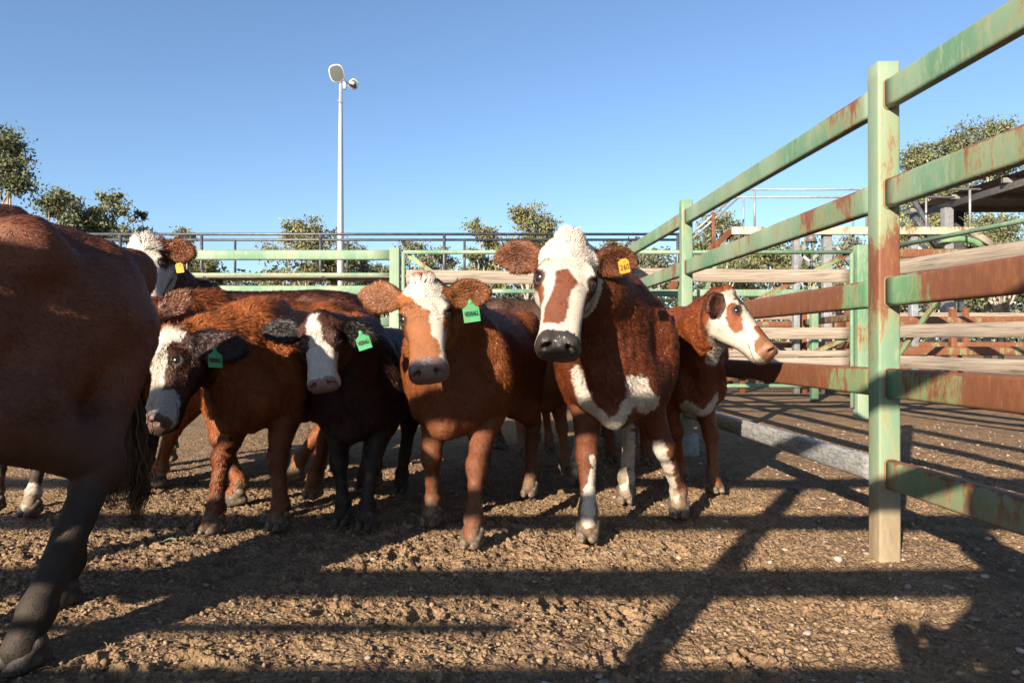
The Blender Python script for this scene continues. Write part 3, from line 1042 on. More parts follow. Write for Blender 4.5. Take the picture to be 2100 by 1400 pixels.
# ================================================================== yard steel and timber
def paint_material(name, green=(.085, .175, .108), pale=(.180, .245, .170), rust_bias=0.0, rust=((.135, .050, .024), (.19, .085, .040), (.090, .038, .026)), dust=True):
    m, nt, b = new_mat(name)
    g = N(nt, 'ShaderNodeNewGeometry'); v = g.outputs['Position']
    at = N(nt, 'ShaderNodeAttribute', attribute_name='Rust')
    mp = N(nt, 'ShaderNodeMapping'); mp.inputs['Scale'].default_value = (1.0, 1.0, .35)
    LK(nt, v, mp.inputs['Vector'])
    n1 = noise(nt, mp.outputs[0], 5.5, 6, .62, .3)
    mps = N(nt, 'ShaderNodeMapping'); mps.inputs['Scale'].default_value = (1.0, 1.0, .30)
    LK(nt, v, mps.inputs['Vector'])
    n2 = noise(nt, mps.outputs[0], 34, 6, .75)
    n3 = noise(nt, v, 160, 3, .6)
    n4 = noise(nt, mp.outputs[0], 2.2, 3, .5)
    paint = mixc(nt, ramp(nt, n4, [(.40, (0, 0, 0)), (.62, (1, 1, 1))]).outputs[0], green, pale)
    paint = mixc(nt, ramp(nt, n2, [(.50, (0, 0, 0)), (.62, (.6, .6, .6))]).outputs[0], paint, (.235, .265, .17))
    rc = ramp(nt, n2, [(.25, rust[2]), (.5, rust[0]), (.75, rust[1])]).outputs[0]
    e = mathn(nt, 'ADD', mathn(nt, 'ADD', n1, mathn(nt, 'MULTIPLY', mathn(nt, 'SUBTRACT', n2, .5), .75)), at.outputs['Fac'])
    mask = ramp(nt, mathn(nt, 'ADD', e, rust_bias - .5), [(.28, (0, 0, 0)), (.40, (1, 1, 1))]).outputs[0]
    stain = ramp(nt, mathn(nt, 'ADD', e, rust_bias - .5), [(.12, (0, 0, 0)), (.34, (.75, .75, .75))]).outputs[0]
    c = mixc(nt, stain, paint, (.20, .18, .085))
    c = mixc(nt, mask, c, rc)
    if dust:
        sx = N(nt, 'ShaderNodeSeparateXYZ'); LK(nt, v, sx.inputs[0])
        dm = mathn(nt, 'SUBTRACT', .20, mathn(nt, 'ADD', sx.outputs['Z'], mathn(nt, 'ADD', mathn(nt, 'MULTIPLY', n1, -.16), mathn(nt, 'MULTIPLY', n2, -.14))))
        dm = mathn(nt, 'MULTIPLY', dm, 5.0, True)
        dm = mathn(nt, 'MULTIPLY', dm, .85)
        c = mixc(nt, dm, c, ramp(nt, n2, [(.3, (.17, .115, .072)), (.7, (.29, .205, .135))]).outputs[0])
    LK(nt, c, b.inputs['Base Color'])
    b.inputs['Roughness'].default_value = .58
    b.inputs['Specular IOR Level'].default_value = .35
    h = mathn(nt, 'ADD', mathn(nt, 'MULTIPLY', n3, .4), mathn(nt, 'MULTIPLY', mask, .6))
    bump(nt, b, h, .35, .0025)
    return m

def wood_material():
    m, nt, b = new_mat('weathered_timber')
    tc = N(nt, 'ShaderNodeTexCoord')
    mp = N(nt, 'ShaderNodeMapping'); mp.inputs['Scale'].default_value = (1.2, 14, 14)
    LK(nt, tc.outputs['Generated'], mp.inputs['Vector'])
    uv = N(nt, 'ShaderNodeAttribute', attribute_name='Grain')
    mp2 = N(nt, 'ShaderNodeMapping'); mp2.inputs['Scale'].default_value = (2.0, 45, 45)
    LK(nt, uv.outputs['Vector'], mp2.inputs['Vector'])
    n1 = noise(nt, mp2.outputs[0], 1.0, 6, .65, .6)
    n2 = noise(nt, uv.outputs['Vector'], 2.2, 3, .5)
    c = ramp(nt, n1, [(.34, (.08, .06, .045)), (.47, (.21, .165, .125)), (.66, (.32, .265, .21))]).outputs[0]
    c = mixc(nt, mathn(nt, 'MULTIPLY', n2, .55), c, (.22, .20, .175))
    LK(nt, c, b.inputs['Base Color']); b.inputs['Roughness'].default_value = .85
    b.inputs['Specular IOR Level'].default_value = .2
    bump(nt, b, n1, .5, .004)
    return m

def galv_material(name='galvanised_steel', a=(.19, .195, .20), c2=(.29, .295, .30), rough=.45):
    m, nt, b = new_mat(name)
    g = N(nt, 'ShaderNodeNewGeometry')
    n1 = noise(nt, g.outputs['Position'], 14, 5, .65)
    LK(nt, ramp(nt, n1, [(.35, a), (.65, c2)]).outputs[0], b.inputs['Base Color'])
    b.inputs['Roughness'].default_value = rough; b.inputs['Metallic'].default_value = .35
    return m

M_PAINT = paint_material('green_paint', rust_bias=-.02)
M_PAINT2 = paint_material('green_paint_rusting', rust_bias=.06)
M_RUSTY = paint_material('rusted_rail', green=(.075, .18, .085), pale=(.12, .23, .12), rust_bias=.10, dust=False)
M_FARG = paint_material('far_green_paint', rust_bias=-.06, dust=False)
M_WOOD = wood_material()
M_GALV = galv_material()
M_PIPE = galv_material('dull_grey_pipe', (.11, .115, .12), (.20, .205, .21), .5)
M_DARKP = galv_material('dark_pipe', (.045, .05, .06), (.09, .095, .105), .45)

def scuffed_material():
    m, nt, b = new_mat('scuffed_grey_rail')
    g = N(nt, 'ShaderNodeNewGeometry')
    mp = N(nt, 'ShaderNodeMapping'); mp.inputs['Scale'].default_value = (1, .6, 1); LK(nt, g.outputs['Position'], mp.inputs['Vector'])
    mp2 = N(nt, 'ShaderNodeMapping'); mp2.inputs['Scale'].default_value = (1, .12, 1); LK(nt, g.outputs['Position'], mp2.inputs['Vector'])
    n1 = noise(nt, mp.outputs[0], 75, 5, .7); n2 = noise(nt, mp2.outputs[0], 60, 3, .6)
    c = ramp(nt, n1, [(.34, (.11, .12, .13)), (.50, (.24, .25, .255)), (.68, (.40, .405, .40))]).outputs[0]
    c = mixc(nt, ramp(nt, n2, [(.50, (0, 0, 0)), (.62, (.8, .8, .8))]).outputs[0], c, (.42, .40, .37))
    LK(nt, c, b.inputs['Base Color']); b.inputs['Roughness'].default_value = .4; b.inputs['Metallic'].default_value = .3
    bump(nt, b, n1, .3, .002)
    return m
M_SCUFF = scuffed_material()

def sect_round_rect(w, h, r, k=5):
    pts = []
    for cx, cy, a0 in ((w / 2 - r, h / 2 - r, 0), (-w / 2 + r, h / 2 - r, 90), (-w / 2 + r, -h / 2 + r, 180), (w / 2 - r, -h / 2 + r, 270)):
        for i in range(k):
            a = math.radians(a0 + 90.0 * i / (k - 1))
            pts.append((cx + r * math.cos(a), cy + r * math.sin(a)))
    return np.array(pts)

def bar(name, a, b, w, h, mat, parent, r=None, n=2, rust=None, up=(0, 0, 1), grain=None, k=5, warp=0.0):
    """a bar of rounded section from a to b (world points): w sideways, h upwards; rust: value or function of 0..1 along it"""
    a = np.array(a, float); b = np.array(b, float)
    d = unit(b - a); up = np.array(up, float)
    if abs(d @ up) > .99: up = np.array((0, 1.0, 0))
    s = unit(np.cross(d, up)); u = np.cross(s, d)
    sec = sect_round_rect(w, h, min(w, h) * .5 - 1e-4 if r is None else r, k)
    m = len(sec)
    t = np.linspace(0, 1, n)
    off = np.array(parent.location) if parent is not None else np.zeros(3)
    V = []
    for q in t:
        c = a + (b - a) * q
        bow = warp * math.sin(q * math.pi * 1.3 + a[1]) if warp else 0.0
        V.append(c + s * sec[:, 0:1] + u * (sec[:, 1:2] + bow))
    V.append(np.array([a + s * 0])); V.append(np.array([b + s * 0]))
    V = np.concatenate(V) - off
    loops = []; totals = []
    for i in range(n - 1):
        for j in range(m):
            j2 = (j + 1) % m
            loops += [i * m + j, i * m + j2, (i + 1) * m + j2, (i + 1) * m + j]; totals.append(4)
    ca, cb = n * m, n * m + 1
    if warp:
        V[ca] = V[:m].mean(0); V[cb] = V[(n - 1) * m:n * m].mean(0)
    for j in range(m):
        j2 = (j + 1) % m
        loops += [ca, j2, j]; totals.append(3)
        loops += [cb, (n - 1) * m + j, (n - 1) * m + j2]; totals.append(3)
    starts = np.concatenate([[0], np.cumsum(totals)[:-1]])
    me = np_mesh(name, V, loops, starts, totals, True)
    me.polygons.foreach_set('use_smooth', np.array([q == 4 for q in totals]))
    tt = np.concatenate([np.repeat(t, m), [0, 1]])
    rv = np.array([rust(q) if callable(rust) else (rust or 0.0) for q in tt])
    if callable(rust) or True:
        zz = np.concatenate([np.tile(sec[:, 1] / h, n), [0, 0]])
        rv = rv + np.clip(zz - .34, 0, 1) * 1.5 + np.clip(-zz - .42, 0, 1) * 1.2          # the top edges rust first
    add_attr(me, 'Rust', 'FLOAT', rv)
    if grain is not None:
        gv = np.stack([tt * np.linalg.norm(b - a) + grain * 3.7, np.concatenate([np.tile(sec[:, 0], n), [0, 0]]), np.concatenate([np.tile(sec[:, 1], n), [0, 0]]) + grain], 1)
        add_attr(me, 'Grain', 'FLOAT_VECTOR', gv)
    return link(name, me, mat, parent)

def pipe(name, pts, r, mat, parent, k=12):
    """round pipe through world points"""
    pts = [np.array(p, float) for p in pts]
    off = np.array(parent.location) if parent is not None else np.zeros(3)
    V = []; n = len(pts)
    d0 = unit(pts[1] - pts[0])
    ref = np.array((0, 0, 1.0)) if abs(d0[2]) < .9 else np.array((0, 1.0, 0))
    for i, p in enumerate(pts):
        d = unit(pts[min(i + 1, n - 1)] - pts[max(i - 1, 0)])
        s = unit(np.cross(d, ref)); u = np.cross(s, d)
        a = np.arange(k) * 2 * math.pi / k
        V.append(p + r * (np.cos(a)[:, None] * s + np.sin(a)[:, None] * u) - off)
    F = []
    for i in range(n - 1):
        for j in range(k):
            j2 = (j + 1) % k
            F.append((i * k + j, i * k + j2, (i + 1) * k + j2, (i + 1) * k + j))
    V = np.concatenate(V + [np.array([pts[0] - off]), np.array([pts[-1] - off])])
    loops = [c for f in F for c in f]; totals = [4] * len(F)
    for j in range(k):
        j2 = (j + 1) % k
        loops += [n * k, j2, j]; totals.append(3)
        loops += [n * k + 1, (n - 1) * k + j, (n - 1) * k + j2]; totals.append(3)
    me = np_mesh(name, V, loops, np.concatenate([[0], np.cumsum(totals)[:-1]]), totals, True)
    me.polygons.foreach_set('use_smooth', np.array([q == 4 for q in totals]))
    add_attr(me, 'Rust', 'FLOAT', np.zeros(len(V)))
    return link(name, me, mat, parent)

RAIL_Z = (.335, .698, 1.062, 1.455, 1.852)
POST_T = 1.985

# ---- the long green fence on the right
fx = lambda y: 1.659 - .054 * y                       # its centre line
root = empty('cattle_rail_fence', (fx(2.77), 2.77, 0), label='long green rail fence running away on the right, rails rusted brown', cat='fence')
posts_y = [-2.43, .17, 2.77, 5.37, 7.90]
for y in posts_y:
    bar('post', (fx(y), y, -.3), (fx(y), y, POST_T), .088, .088, M_PAINT2, root, r=.009, n=40, up=(0, 1, 0), k=4, rust=(lambda q: -.03 + .46 * math.exp(-((q - .64) / .085) ** 2)) if y == 2.77 else 0.0)
rust_r = [lambda q: .16 + .06 * math.sin(q * 9), lambda q: .02 + .36 * min(1, 5 * q, 5 * (1 - q)), lambda q: -.12 + .52 * min(1, 7 * q, 7 * (1 - q)),
          lambda q: .11 + .06 * math.sin(q * 12), lambda q: .02 + .10 * max(0, math.sin(q * 10 + 1))]
for s in range(4):
    y0, y1 = posts_y[s] + .044, posts_y[s + 1] - .044
    for r, z in enumerate(RAIL_Z):
        if r == 0 and s == 2:
            bar('bottom_rail', (fx(y0), y0, z - .0), (fx(y1), y1, z), .05, .105, M_SCUFF, root, r=.024, n=30)
            continue
        mt = M_RUSTY if r in (1, 2) else M_PAINT2
        bar('rail', (fx(y0), y0, z), (fx(y1), y1, z), .048, .116, mt, root, r=.015, n=40, rust=rust_r[r])
M_WELD = plain('weld_bead', (.20, .125, .065), .8)
for s in (1, 2):
    for r, z in enumerate(RAIL_Z):
        for y in (posts_y[s] + .046, posts_y[s + 1] - .046):
            bar('weld', (fx(y), y - .004, z), (fx(y), y + .004, z), .056, .124, M_WELD, root, r=.019)
bar('concrete_collar', (fx(5.37), 5.37, -.1), (fx(5.37), 5.37, .15), .19, .19, galv_material('old_limewash', (.20, .19, .175), (.34, .33, .31), .9), root, r=.08, n=2, up=(0, 1, 0))

# ---- the fence behind the photographer, whose shadow falls across the foreground
root = empty('cattle_rail_fence', (-1.3, -.87, 0), label='green rail fence behind the camera, seen only by its shadow', cat='fence')
fb = lambda x: -.87 + .0 * x
for x in (-9.1, -6.5, -3.9, -1.3, 1.30, 3.9, 6.5):
    bar('post', (x, fb(x), -.3), (x, fb(x), 2.30), .088, .088, M_PAINT, root, r=.009, up=(0, 1, 0))
for x in (-9.1, -6.5, -3.9, -1.3, 1.30, 3.9):
    for z in (.36, .73, 1.10, 1.452, 1.822, 2.235):
        bar('rail', (x + .046, fb(x), z), (x + 2.554, fb(x), z), .055, .130, M_PAINT, root, r=.021)

bar('thin_rail', (-9.1, fb(0), 1.277), (-1.78, fb(0), 1.277), .03, .035, M_PAINT, root, r=.012)

# ---- back of the pen
YB = 8.0
root = empty('cattle_rail_fence', (P(810, 707, YB)[0], YB, 0), label='pale green rail fence closing the back of the pen on the left', cat='fence')
px0 = P(810, 707, YB)[0]
for i in range(5):
    x = px0 - 2.9 * i
    bar('post', (x, YB, -.3), (x, YB, 1.985), .115, .115, M_FARG, root, r=.01, up=(0, 1, 0))
    if i < 4:
        for z, h, w in ((1.902, .12, .05), (1.49, .112, .05), (1.12, .112, .05), (.75, .112, .05), (.38, .112, .05)):
            bar('rail', (x - 2.842, YB, z), (x - .058, YB, z), w, h, M_FARG, root, r=.02, n=14, rust=.02 if z > 1.8 else .10)
        bar('thin_rail', (x - 2.842, YB, 1.672), (x - .058, YB, 1.672), .035, .042, M_FARG, root, r=.005, n=14, rust=.14)

def gate(x0, y0, x1, y1, label, planks, top=1.936, bot=.37, brace=(), pipe_r=.024, name='stock_gate', mids=()):
    root = empty(name, (x0, y0, 0), label=label, cat='gate')
    a = np.array((x0, y0, 0.)); b = np.array((x1, y1, 0.)); d = unit(b - a)
    at = lambda t, z: a + (b - a) * t + np.array((0, 0, z))
    pipe('frame', [at(0, bot - .25), at(0, top)], pipe_r, M_FARG, root)
    pipe('frame', [at(1, bot - .25), at(1, top)], pipe_r, M_FARG, root)
    pipe('top_pipe', [at(0, top), at(1, top)], pipe_r, M_FARG, root)
    pipe('bottom_pipe', [at(0, bot), at(1, bot)], pipe_r, M_FARG, root)
    nrm = np.cross(d, (0, 0, 1.0))
    if brace:
        off = nrm * -.040
        for (ta, za), (tb, zb) in brace:
            bar('brace', at(ta, za) + off, at(tb, zb) + off, .03, .055, M_RUSTY, root, r=.004, rust=.12, n=12)
    for i, (z, h) in enumerate(planks):
        bar('plank', at(.015, z), at(.985, z), .034, h, M_WOOD, root, r=.004, n=24, grain=i + abs(x0), k=2, warp=.008)
    for z in mids:
        bar('thin_rail', at(.01, z), at(.99, z), .03, .045, M_FARG, root, r=.004)
    return root
gate(P(827, 0, YB)[0], YB, 1.10, YB, 'green pipe gate with grey timber planks behind the ginger and tallest calves',
     [(1.645, .15), (1.15, .15), (.80, .15), (.55, .13)], mids=(1.48,), brace=[((.02, 1.91), (.90, .42))])
gate(1.34, YB, P(1747, 0, YB)[0], YB, 'green pipe gate with grey timber planks beyond the right fence',
     [(1.664, .154), (.993, .137), (.755, .075), (.655, .105)], brace=[((.985, 1.91), (.10, .72)), ((.985, .94), (.55, .40))])
o = bar('gate_post', (P(1765, 0, YB)[0], YB, -.3), (P(1765, 0, YB)[0], YB, 2.015), .13, .13, M_FARG, None, r=.01, up=(0, 1, 0), n=20, rust=lambda q: .22 if .45 < q < .62 else 0)
tag(o, 'pale green square gate post with a rust stain halfway up', 'gate post')
gate(4.17, 7.9, 4.75, 4.2, 'planked gate slanting out of the picture at the right, under a green pipe',
     [(1.69, .155), (.99, .14), (.66, .13)], bot=.42, brace=[((.04, .50), (.36, 1.75)), ((.95, .50), (.45, 1.75))])

# ---- rails and yards behind the gates
def fence(x0, y0, x1, y1, zs, label, mat, post_top=1.95, step=2.6, rust=.1, pw=.10, h=.11, wood=False, name='cattle_rail_fence'):
    root = empty(name, (x0, y0, 0), label=label, cat='fence')
    a = np.array((x0, y0, 0.)); b = np.array((x1, y1, 0.)); L = np.linalg.norm(b - a); n = max(1, int(round(L / step)))
    for i in range(n + 1):
        c = a + (b - a) * i / n
        bar('post', c + np.array((0, 0, -.3)), c + np.array((0, 0, post_top)), pw, pw, mat, root, r=.008, up=(0, 1, 0), rust=rust)
    d = unit(b - a)
    for i in range(n):
        for j, z in enumerate(zs):
            p0 = a + (b - a) * i / n + d * (pw / 2 + .002); p1 = a + (b - a) * (i + 1) / n - d * (pw / 2 + .002)
            bar('plank' if wood else 'rail', p0 + np.array((0, 0, z)), p1 + np.array((0, 0, z)), .045, h, M_WOOD if wood else mat, root, r=.006 if wood else .018,
                n=10, rust=rust, grain=(i + j * 1.3) if wood else None)
    return root
fence(4.35, 8.25, 9.6, 8.25, (.42, .775, 1.14, 1.955), 'rusted cross fence behind the slanting gate, striped by shadows', M_RUSTY, 2.02, rust=.36)
fence(1.9, 10.4, 4.6, 10.4, (.5, 1.05, 1.64), 'short green fence section behind the planked gate', M_FARG, 1.74, rust=.05)
fence(2.2, 12.2, 9.9, 12.4, (.45, .85, 1.22), 'low rusty fence in the yards behind the gates', M_RUSTY, 1.5, rust=.36, step=1.9)
fence(2.0, 14.0, 12.0, 14.4, (.40, .75, 1.12, 1.45), 'grey plank fence far back in the yards', M_RUSTY, 1.62, rust=.3, wood=True, h=.15)
fence(4.9, 9.6, 5.6, 15.0, (.45, .85, 1.25), 'rusty fence running away behind the gates', M_RUSTY, 1.5, rust=.3)
fence(-12, 13.5, 1.2, 13.5, (.4, .8, 1.2), 'distant green fence behind the herd', M_FARG, 1.3, rust=.05)

# ---- catwalk with handrails behind the pen
YC = 9.5
root = empty('catwalk', (-8, YC, 0), label='narrow raised catwalk with two thin handrails behind the back fence', cat='catwalk')
zt = P(0, 480, YC)[2]; zt2 = P(0, 491.5, YC + .55)[2]
pipe('handrail', [(-8, YC, zt), (2.35, YC, zt)], .019, M_DARKP, root)
pipe('handrail', [(-8, YC + .55, zt2), (2.6, YC + .55, zt2)], .019, M_DARKP, root)
zd = P(0, 566, YC)[2]
bar('deck', (-8, YC + .28, zd), (2.4, YC + .28, zd), .50, .035, M_WOOD, root, r=.004, grain=.4, k=2)
for px in (80, 246, 413, 657, 911, 1165, 1390):
    x = P(px, 0, YC)[0]
    pipe('stanchion', [(x, YC, zt), (x, YC, zd + .10), (x + .03, YC + .04, zd - .02), (x + .12, YC + .10, zd - .05)], .021, M_DARKP, root)
    x2 = P(px + 30, 0, YC)[0] + .04
    pipe('stanchion', [(x2, YC + .55, zt2), (x2, YC + .55, zd)], .018, M_DARKP, root)
    bar('leg', (x + .12, YC + .28, -.2), (x + .12, YC + .28, zd - .02), .08, .08, M_FARG, root, r=.005, up=(0, 1, 0), rust=.1)

# ---- raised loading walkway at the right with stairs
YW = 12.0
root = empty('loading_walkway', (P(1500, 0, YW)[0], YW, 0), label='high walkway on grey legs with handrails and stairs, rusty deck edge', cat='walkway')
zr1, zr2, zdk = P(0, 388, YW)[2], P(0, 404, YW + .7)[2], P(0, 473, YW)[2]
xa, xb = P(1500, 0, YW)[0], P(2012, 0, YW)[0]
pipe('handrail', [(xa + .3, YW, zr1), (xb, YW, zr1)], .020, M_GALV, root)
pipe('handrail', [(xa + .1, YW + .7, zr2), (xb, YW + .7, zr2)], .020, M_GALV, root)
bar('deck_beam', (xa + .0, YW, zdk), (xb, YW, zdk), .06, .13, paint_material('cream_rusting_paint', (.34, .29, .23), (.40, .36, .29), .03, dust=False), root, r=.004, n=30, rust=.08)
bar('deck', (xa, YW + .36, zdk + .05), (xb, YW + .36, zdk + .05), .64, .03, M_WOOD, root, r=.003, grain=.2, k=2)
for px, yy in ((1548, YW), (1778, YW), (1990, YW)):
    x = P(px, 0, YW)[0]; pipe('stanchion', [(x, yy, zdk), (x, yy, zr1)], .020, M_GALV, root)
for px in (1525, 1750, 1900):
    x = P(px, 0, YW + .7)[0]; pipe('stanchion', [(x, YW + .7, zdk), (x, YW + .7, zr2)], .018, M_GALV, root)
for px, w in ((1637, .10), (1701, .15), (1880, .12)):
    x = P(px, 0, YW)[0]
    bar('leg', (x, YW + .1, -.2), (x, YW + .1, zdk - .07), w, .12, M_GALV, root, r=.006, up=(0, 1, 0))
for pa, pb in (((1637, 555), (1655, 485)), ((1640, 520), (1690, 560)), ((1715, 505), (1745, 545)), ((1690, 505), (1655, 545))):
    bar('brace', P(*pa, YW + .05), P(*pb, YW + .05), .05, .05, M_GALV, root, r=.004)
# stairs
s0, s1 = P(1508, 400, YW), P(1405, 492, YW)
pipe('stair_rail', [s0, s1], .020, M_GALV, root)
s0b, s1b = P(1518, 402, YW + .7), P(1415, 494, YW + .7)
pipe('stair_rail', [s0b, s1b], .018, M_GALV, root)
bar('stanchion', P(1463, 520, YW), P(1463, 435, YW), .05, .05, M_RUSTY, root, r=.005, up=(0, 1, 0), rust=.6)
bar('stair_string', P(1500, 473, YW), P(1370, 592, YW), .04, .10, M_RUSTY, root, r=.004, rust=.5)
bar('stair_string', P(1506, 473, YW + .7), P(1376, 592, YW + .7), .04, .10, M_RUSTY, root, r=.004, rust=.5)
bar('prop', P(1490, 478, YW + .3), P(1440, 620, YW + .3), .05, .07, M_FARG, root, r=.004)

# hanging bell lamp below the walkway
def lathe(name, prof, mat, parent, loc, k=20):
    a = np.arange(k) * 2 * math.pi / k
    V = np.concatenate([np.stack([r * np.cos(a), r * np.sin(a), np.full(k, z)], 1) for r, z in prof]) + (np.array(loc) - np.array(parent.location))
    F = [(i * k + j, i * k + (j + 1) % k, (i + 1) * k + (j + 1) % k, (i + 1) * k + j) for i in range(len(prof) - 1) for j in range(k)]
    return link(name, faces_mesh(name, V, F, True), mat, parent)
c = P(1664, 486, YW - .1)
root = empty('hanging_lamp', c, label='small dark bell shaped lamp hanging under the high walkway', cat='lamp')
lathe('shade', [(.015, .05), (.06, .04), (.075, 0), (.10, -.09), (.095, -.09), (.07, 0), (.0, .03)], plain('lamp_tin', (.10, .09, .085), .5), root, c)
pipe('chain', [c + np.array((0, 0, .05)), c + np.array((0, .05, .18))], .008, M_DARKP, root)
pipe('cable', [c + np.array((0, 0, -.02)), c + np.array((.0, 0, -1.0))], .006, M_DARKP, root)

# ---- open sided shed at the far right
root = empty('open_shed', (9.9, 13, 0), label='open sided shed with a low dark corrugated roof at the right edge', cat='shed')
xs = np.arange(9.9, 21, .05)
rz = lambda y: 4.19 + (y - 10) * .010
V = []; 
for y in (10.2, 17.2):
    V.append(np.stack([xs, np.full(len(xs), y), rz(y) + .02 * np.sin(xs * 2 * math.pi / .15)], 1))
for y in (10.2, 17.2):
    V.append(np.stack([xs, np.full(len(xs), y), rz(y) + .012 + .02 * np.sin(xs * 2 * math.pi / .15)], 1))
n = len(xs); V = np.concatenate(V) - np.array(root.location)
F = []
for i in range(n - 1):
    F += [(i, i + 1, n + i + 1, n + i), (2 * n + i, 3 * n + i, 3 * n + i + 1, 2 * n + i + 1)]
M_TIN = galv_material('weathered_tin', (.085, .075, .07), (.14, .13, .12), .6)
link('roof', faces_mesh('roof', V, np.array(F), False), M_TIN, root)
for y in (10.5, 12.1, 13.7, 15.3, 16.9):
    bar('purlin', (9.85, y, rz(y) - .075), (20, y, rz(y) - .075), .07, .10, M_GALV if y < 13 else M_TIN, root, r=.004)
for x in (10.0, 13.0, 16.0):
    bar('rafter', (x, 10.3, rz(10.3) - .20), (x, 17.1, rz(17.1) - .20), .06, .14, M_TIN, root, r=.004)
for x, y, mt in ((9.95, 15.6, M_GALV), (10.45, 16.0, M_DARKP), (13, 10.8, M_GALV), (13, 16.5, M_GALV)):
    bar('column', (x, y, -.3), (x, y, rz(y) - .27), .19, .19, mt, root, r=.01, up=(0, 1, 0))
bar('knee_brace', (9.95, 15.4, 2.6), (9.95 - .9, 15.4, rz(15.4) - .1), .08, .08, M_DARKP, root, r=.005)
bar('white_panel', (10.55, 18.0, 3.0), (10.95, 18.0, 3.0), .05, .95, plain('white_sheet', (.72, .72, .70), .6), root, r=.004)
bar('brace', P(1875, 445, 15.0), P(1925, 510, 15.0), .10, .10, M_DARKP, root, r=.005)
bar('brace', P(1998, 478, 14.0), P(2040, 505, 14.0), .08, .12, M_WOOD, root, r=.004, grain=.3, k=2)
pipe('arched_chute_rim', [P(1960 + 45 * math.cos(a) + 10, 512 - 22 * math.sin(a), 13) for a in np.linspace(.3, math.pi - .1, 9)], .06, M_RUSTY, root)

# a few distant white posts
for i, px in enumerate((684, 739, 1208, 1224)):
    pass
for i, px in enumerate((498, 518, 736, 748)):
    p = P(px, 600, 28)
    o = bar('white_post', (p[0], 28, -.2), (p[0], 28, 3.25), .17, .17, plain('white_paint', (.72, .72, .70), .6) if i == 0 else bpy.data.materials['white_paint'], None, r=.02, up=(0, 1, 0))
    tag(o, 'white post standing in the paddock beyond the back fence', 'post', 'white posts beyond the fence')

# ---- floodlight pole
YL = 30.0
base = P(698, 707, YL); base[2] = 0
root = empty('floodlight_pole', base, label='tall tapering grey floodlight pole with lamps at its top', cat='floodlight pole')
M_POLE = galv_material('pole_steel', (.30, .31, .32), (.38, .39, .40), .5)
ztop = P(0, 163, YL)[2]
x0, y0 = base[0], base[1]
lathe('pole', [(.165, -.3), (.155, 3.0), (.135, 6.5), (.105, 10.0), (.083, ztop - .9), (.078, ztop - .9), (.072, ztop), (.0, ztop)], M_POLE, root, (x0, y0, 0))
pipe('cable_clip', [(x0 - .19, y0, ztop - .93), (x0 - .10, y0 - .07, ztop - .93), (x0 + .08, y0 - .08, ztop - 1.05)], .022, M_GALV, root, 8)
pipe('crossarm', [(x0 - .25, y0 - .1, ztop + .18), (x0 + .72, y0 - .05, ztop - .38)], .035, M_DARKP, root, 8)
M_GLASS = plain('lamp_glass', (.10, .115, .115), .2, .5)
M_LHOUS = plain('lamp_housing', (.48, .48, .46), .45)
def flood(c, R, s, name='floodlight'):
    """domed housing with a glass face, front along -z of R"""
    R = np.array(R)
    k = 20; a = np.arange(k) * 2 * math.pi / k
    prof = [(.0, .30), (.12, .29), (.22, .22), (.30, .08), (.33, 0), (.33, -.03), (.29, -.035)]
    sq = lambda r, z: np.stack([r * np.sign(np.cos(a)) * np.abs(np.cos(a)) ** .75, r * 1.15 * np.sign(np.sin(a)) * np.abs(np.sin(a)) ** .75, np.full(k, z)], 1)
    V = np.concatenate([sq(r, z) for r, z in prof]) * s
    F = [(i * k + j, i * k + (j + 1) % k, (i + 1) * k + (j + 1) % k, (i + 1) * k + j) for i in range(len(prof) - 1) for j in range(k)]
    loc = np.array(c) - np.array(root.location)
    h = link(name, faces_mesh(name, V @ R.T + loc, F, True), M_LHOUS, root)
    V = np.concatenate([sq(.29, -.03), [[0, 0, -.055]]]) * s
    F = [(j, (j + 1) % k, k) for j in range(k)]
    link('lens', faces_mesh('lens', V @ R.T + loc, np.array(F), True), M_GLASS, h)
flood(P(690, 150, YL - .2), frame((1, .1, .25), (-.15, .9, .35)), 1.0)
flood(P(724, 172, YL), frame((.6, .3, -.5), (-.5, .2, .8)), .62)
bar('control_gear', (x0 + .17, y0, ztop - .42), (x0 + .17, y0, ztop - .10), .12, .12, M_LHOUS, root, r=.01, up=(0, 1, 0))
bar('control_gear', (x0 + .42, y0 - .05, ztop - .12), (x0 + .62, y0 - .05, ztop - .20), .10, .13, M_LHOUS, root, r=.01)

# ---- the photographer, crouching behind the camera: only the shadow shows
fl = Field((-.55, -1.05, -.02), (.85, .12, 1.7), .012)
SH = np.array((-.17, .03, 0)); SC = np.array((1.05, 1, 1.12))
FH = np.array((0, 0, 0))
for a, b, ra, rb, k in (((.35, -.52, .52), (.32, -.38, .98), .15, .17, .06), ((.32, -.38, 1.0), (.30, -.30, 1.12), .07, .06, .05),
                        ((.20, -.36, .98), (.02, -.28, .78), .055, .045, .03), ((.02, -.28, .78), (.06, -.10, .82), .045, .03, .02),
                        ((.45, -.36, .98), (.52, -.24, .72), .055, .045, .03), ((.52, -.24, .72), (.17, -.09, .80), .045, .03, .02),
                        ((.27, -.50, .50), (.20, -.16, .52), .10, .075, .04), ((.20, -.18, .52), (.22, -.32, .09), .07, .045, .03),
                        ((.44, -.50, .50), (.55, -.20, .42), .10, .075, .04), ((.55, -.22, .42), (.58, -.55, .12), .07, .05, .03),
                        ((.22, -.34, .05), (.22, -.16, .03), .045, .035, .02), ((.58, -.58, .12), (.58, -.50, .04), .045, .035, .02)):
    a = np.array(a) * SC + SH; b = np.array(b) * SC + SH
    pr = rcone(a, b, ra * 1.08, rb * 1.08); fl.apply(pr[0], pr[1], pr[2], k)
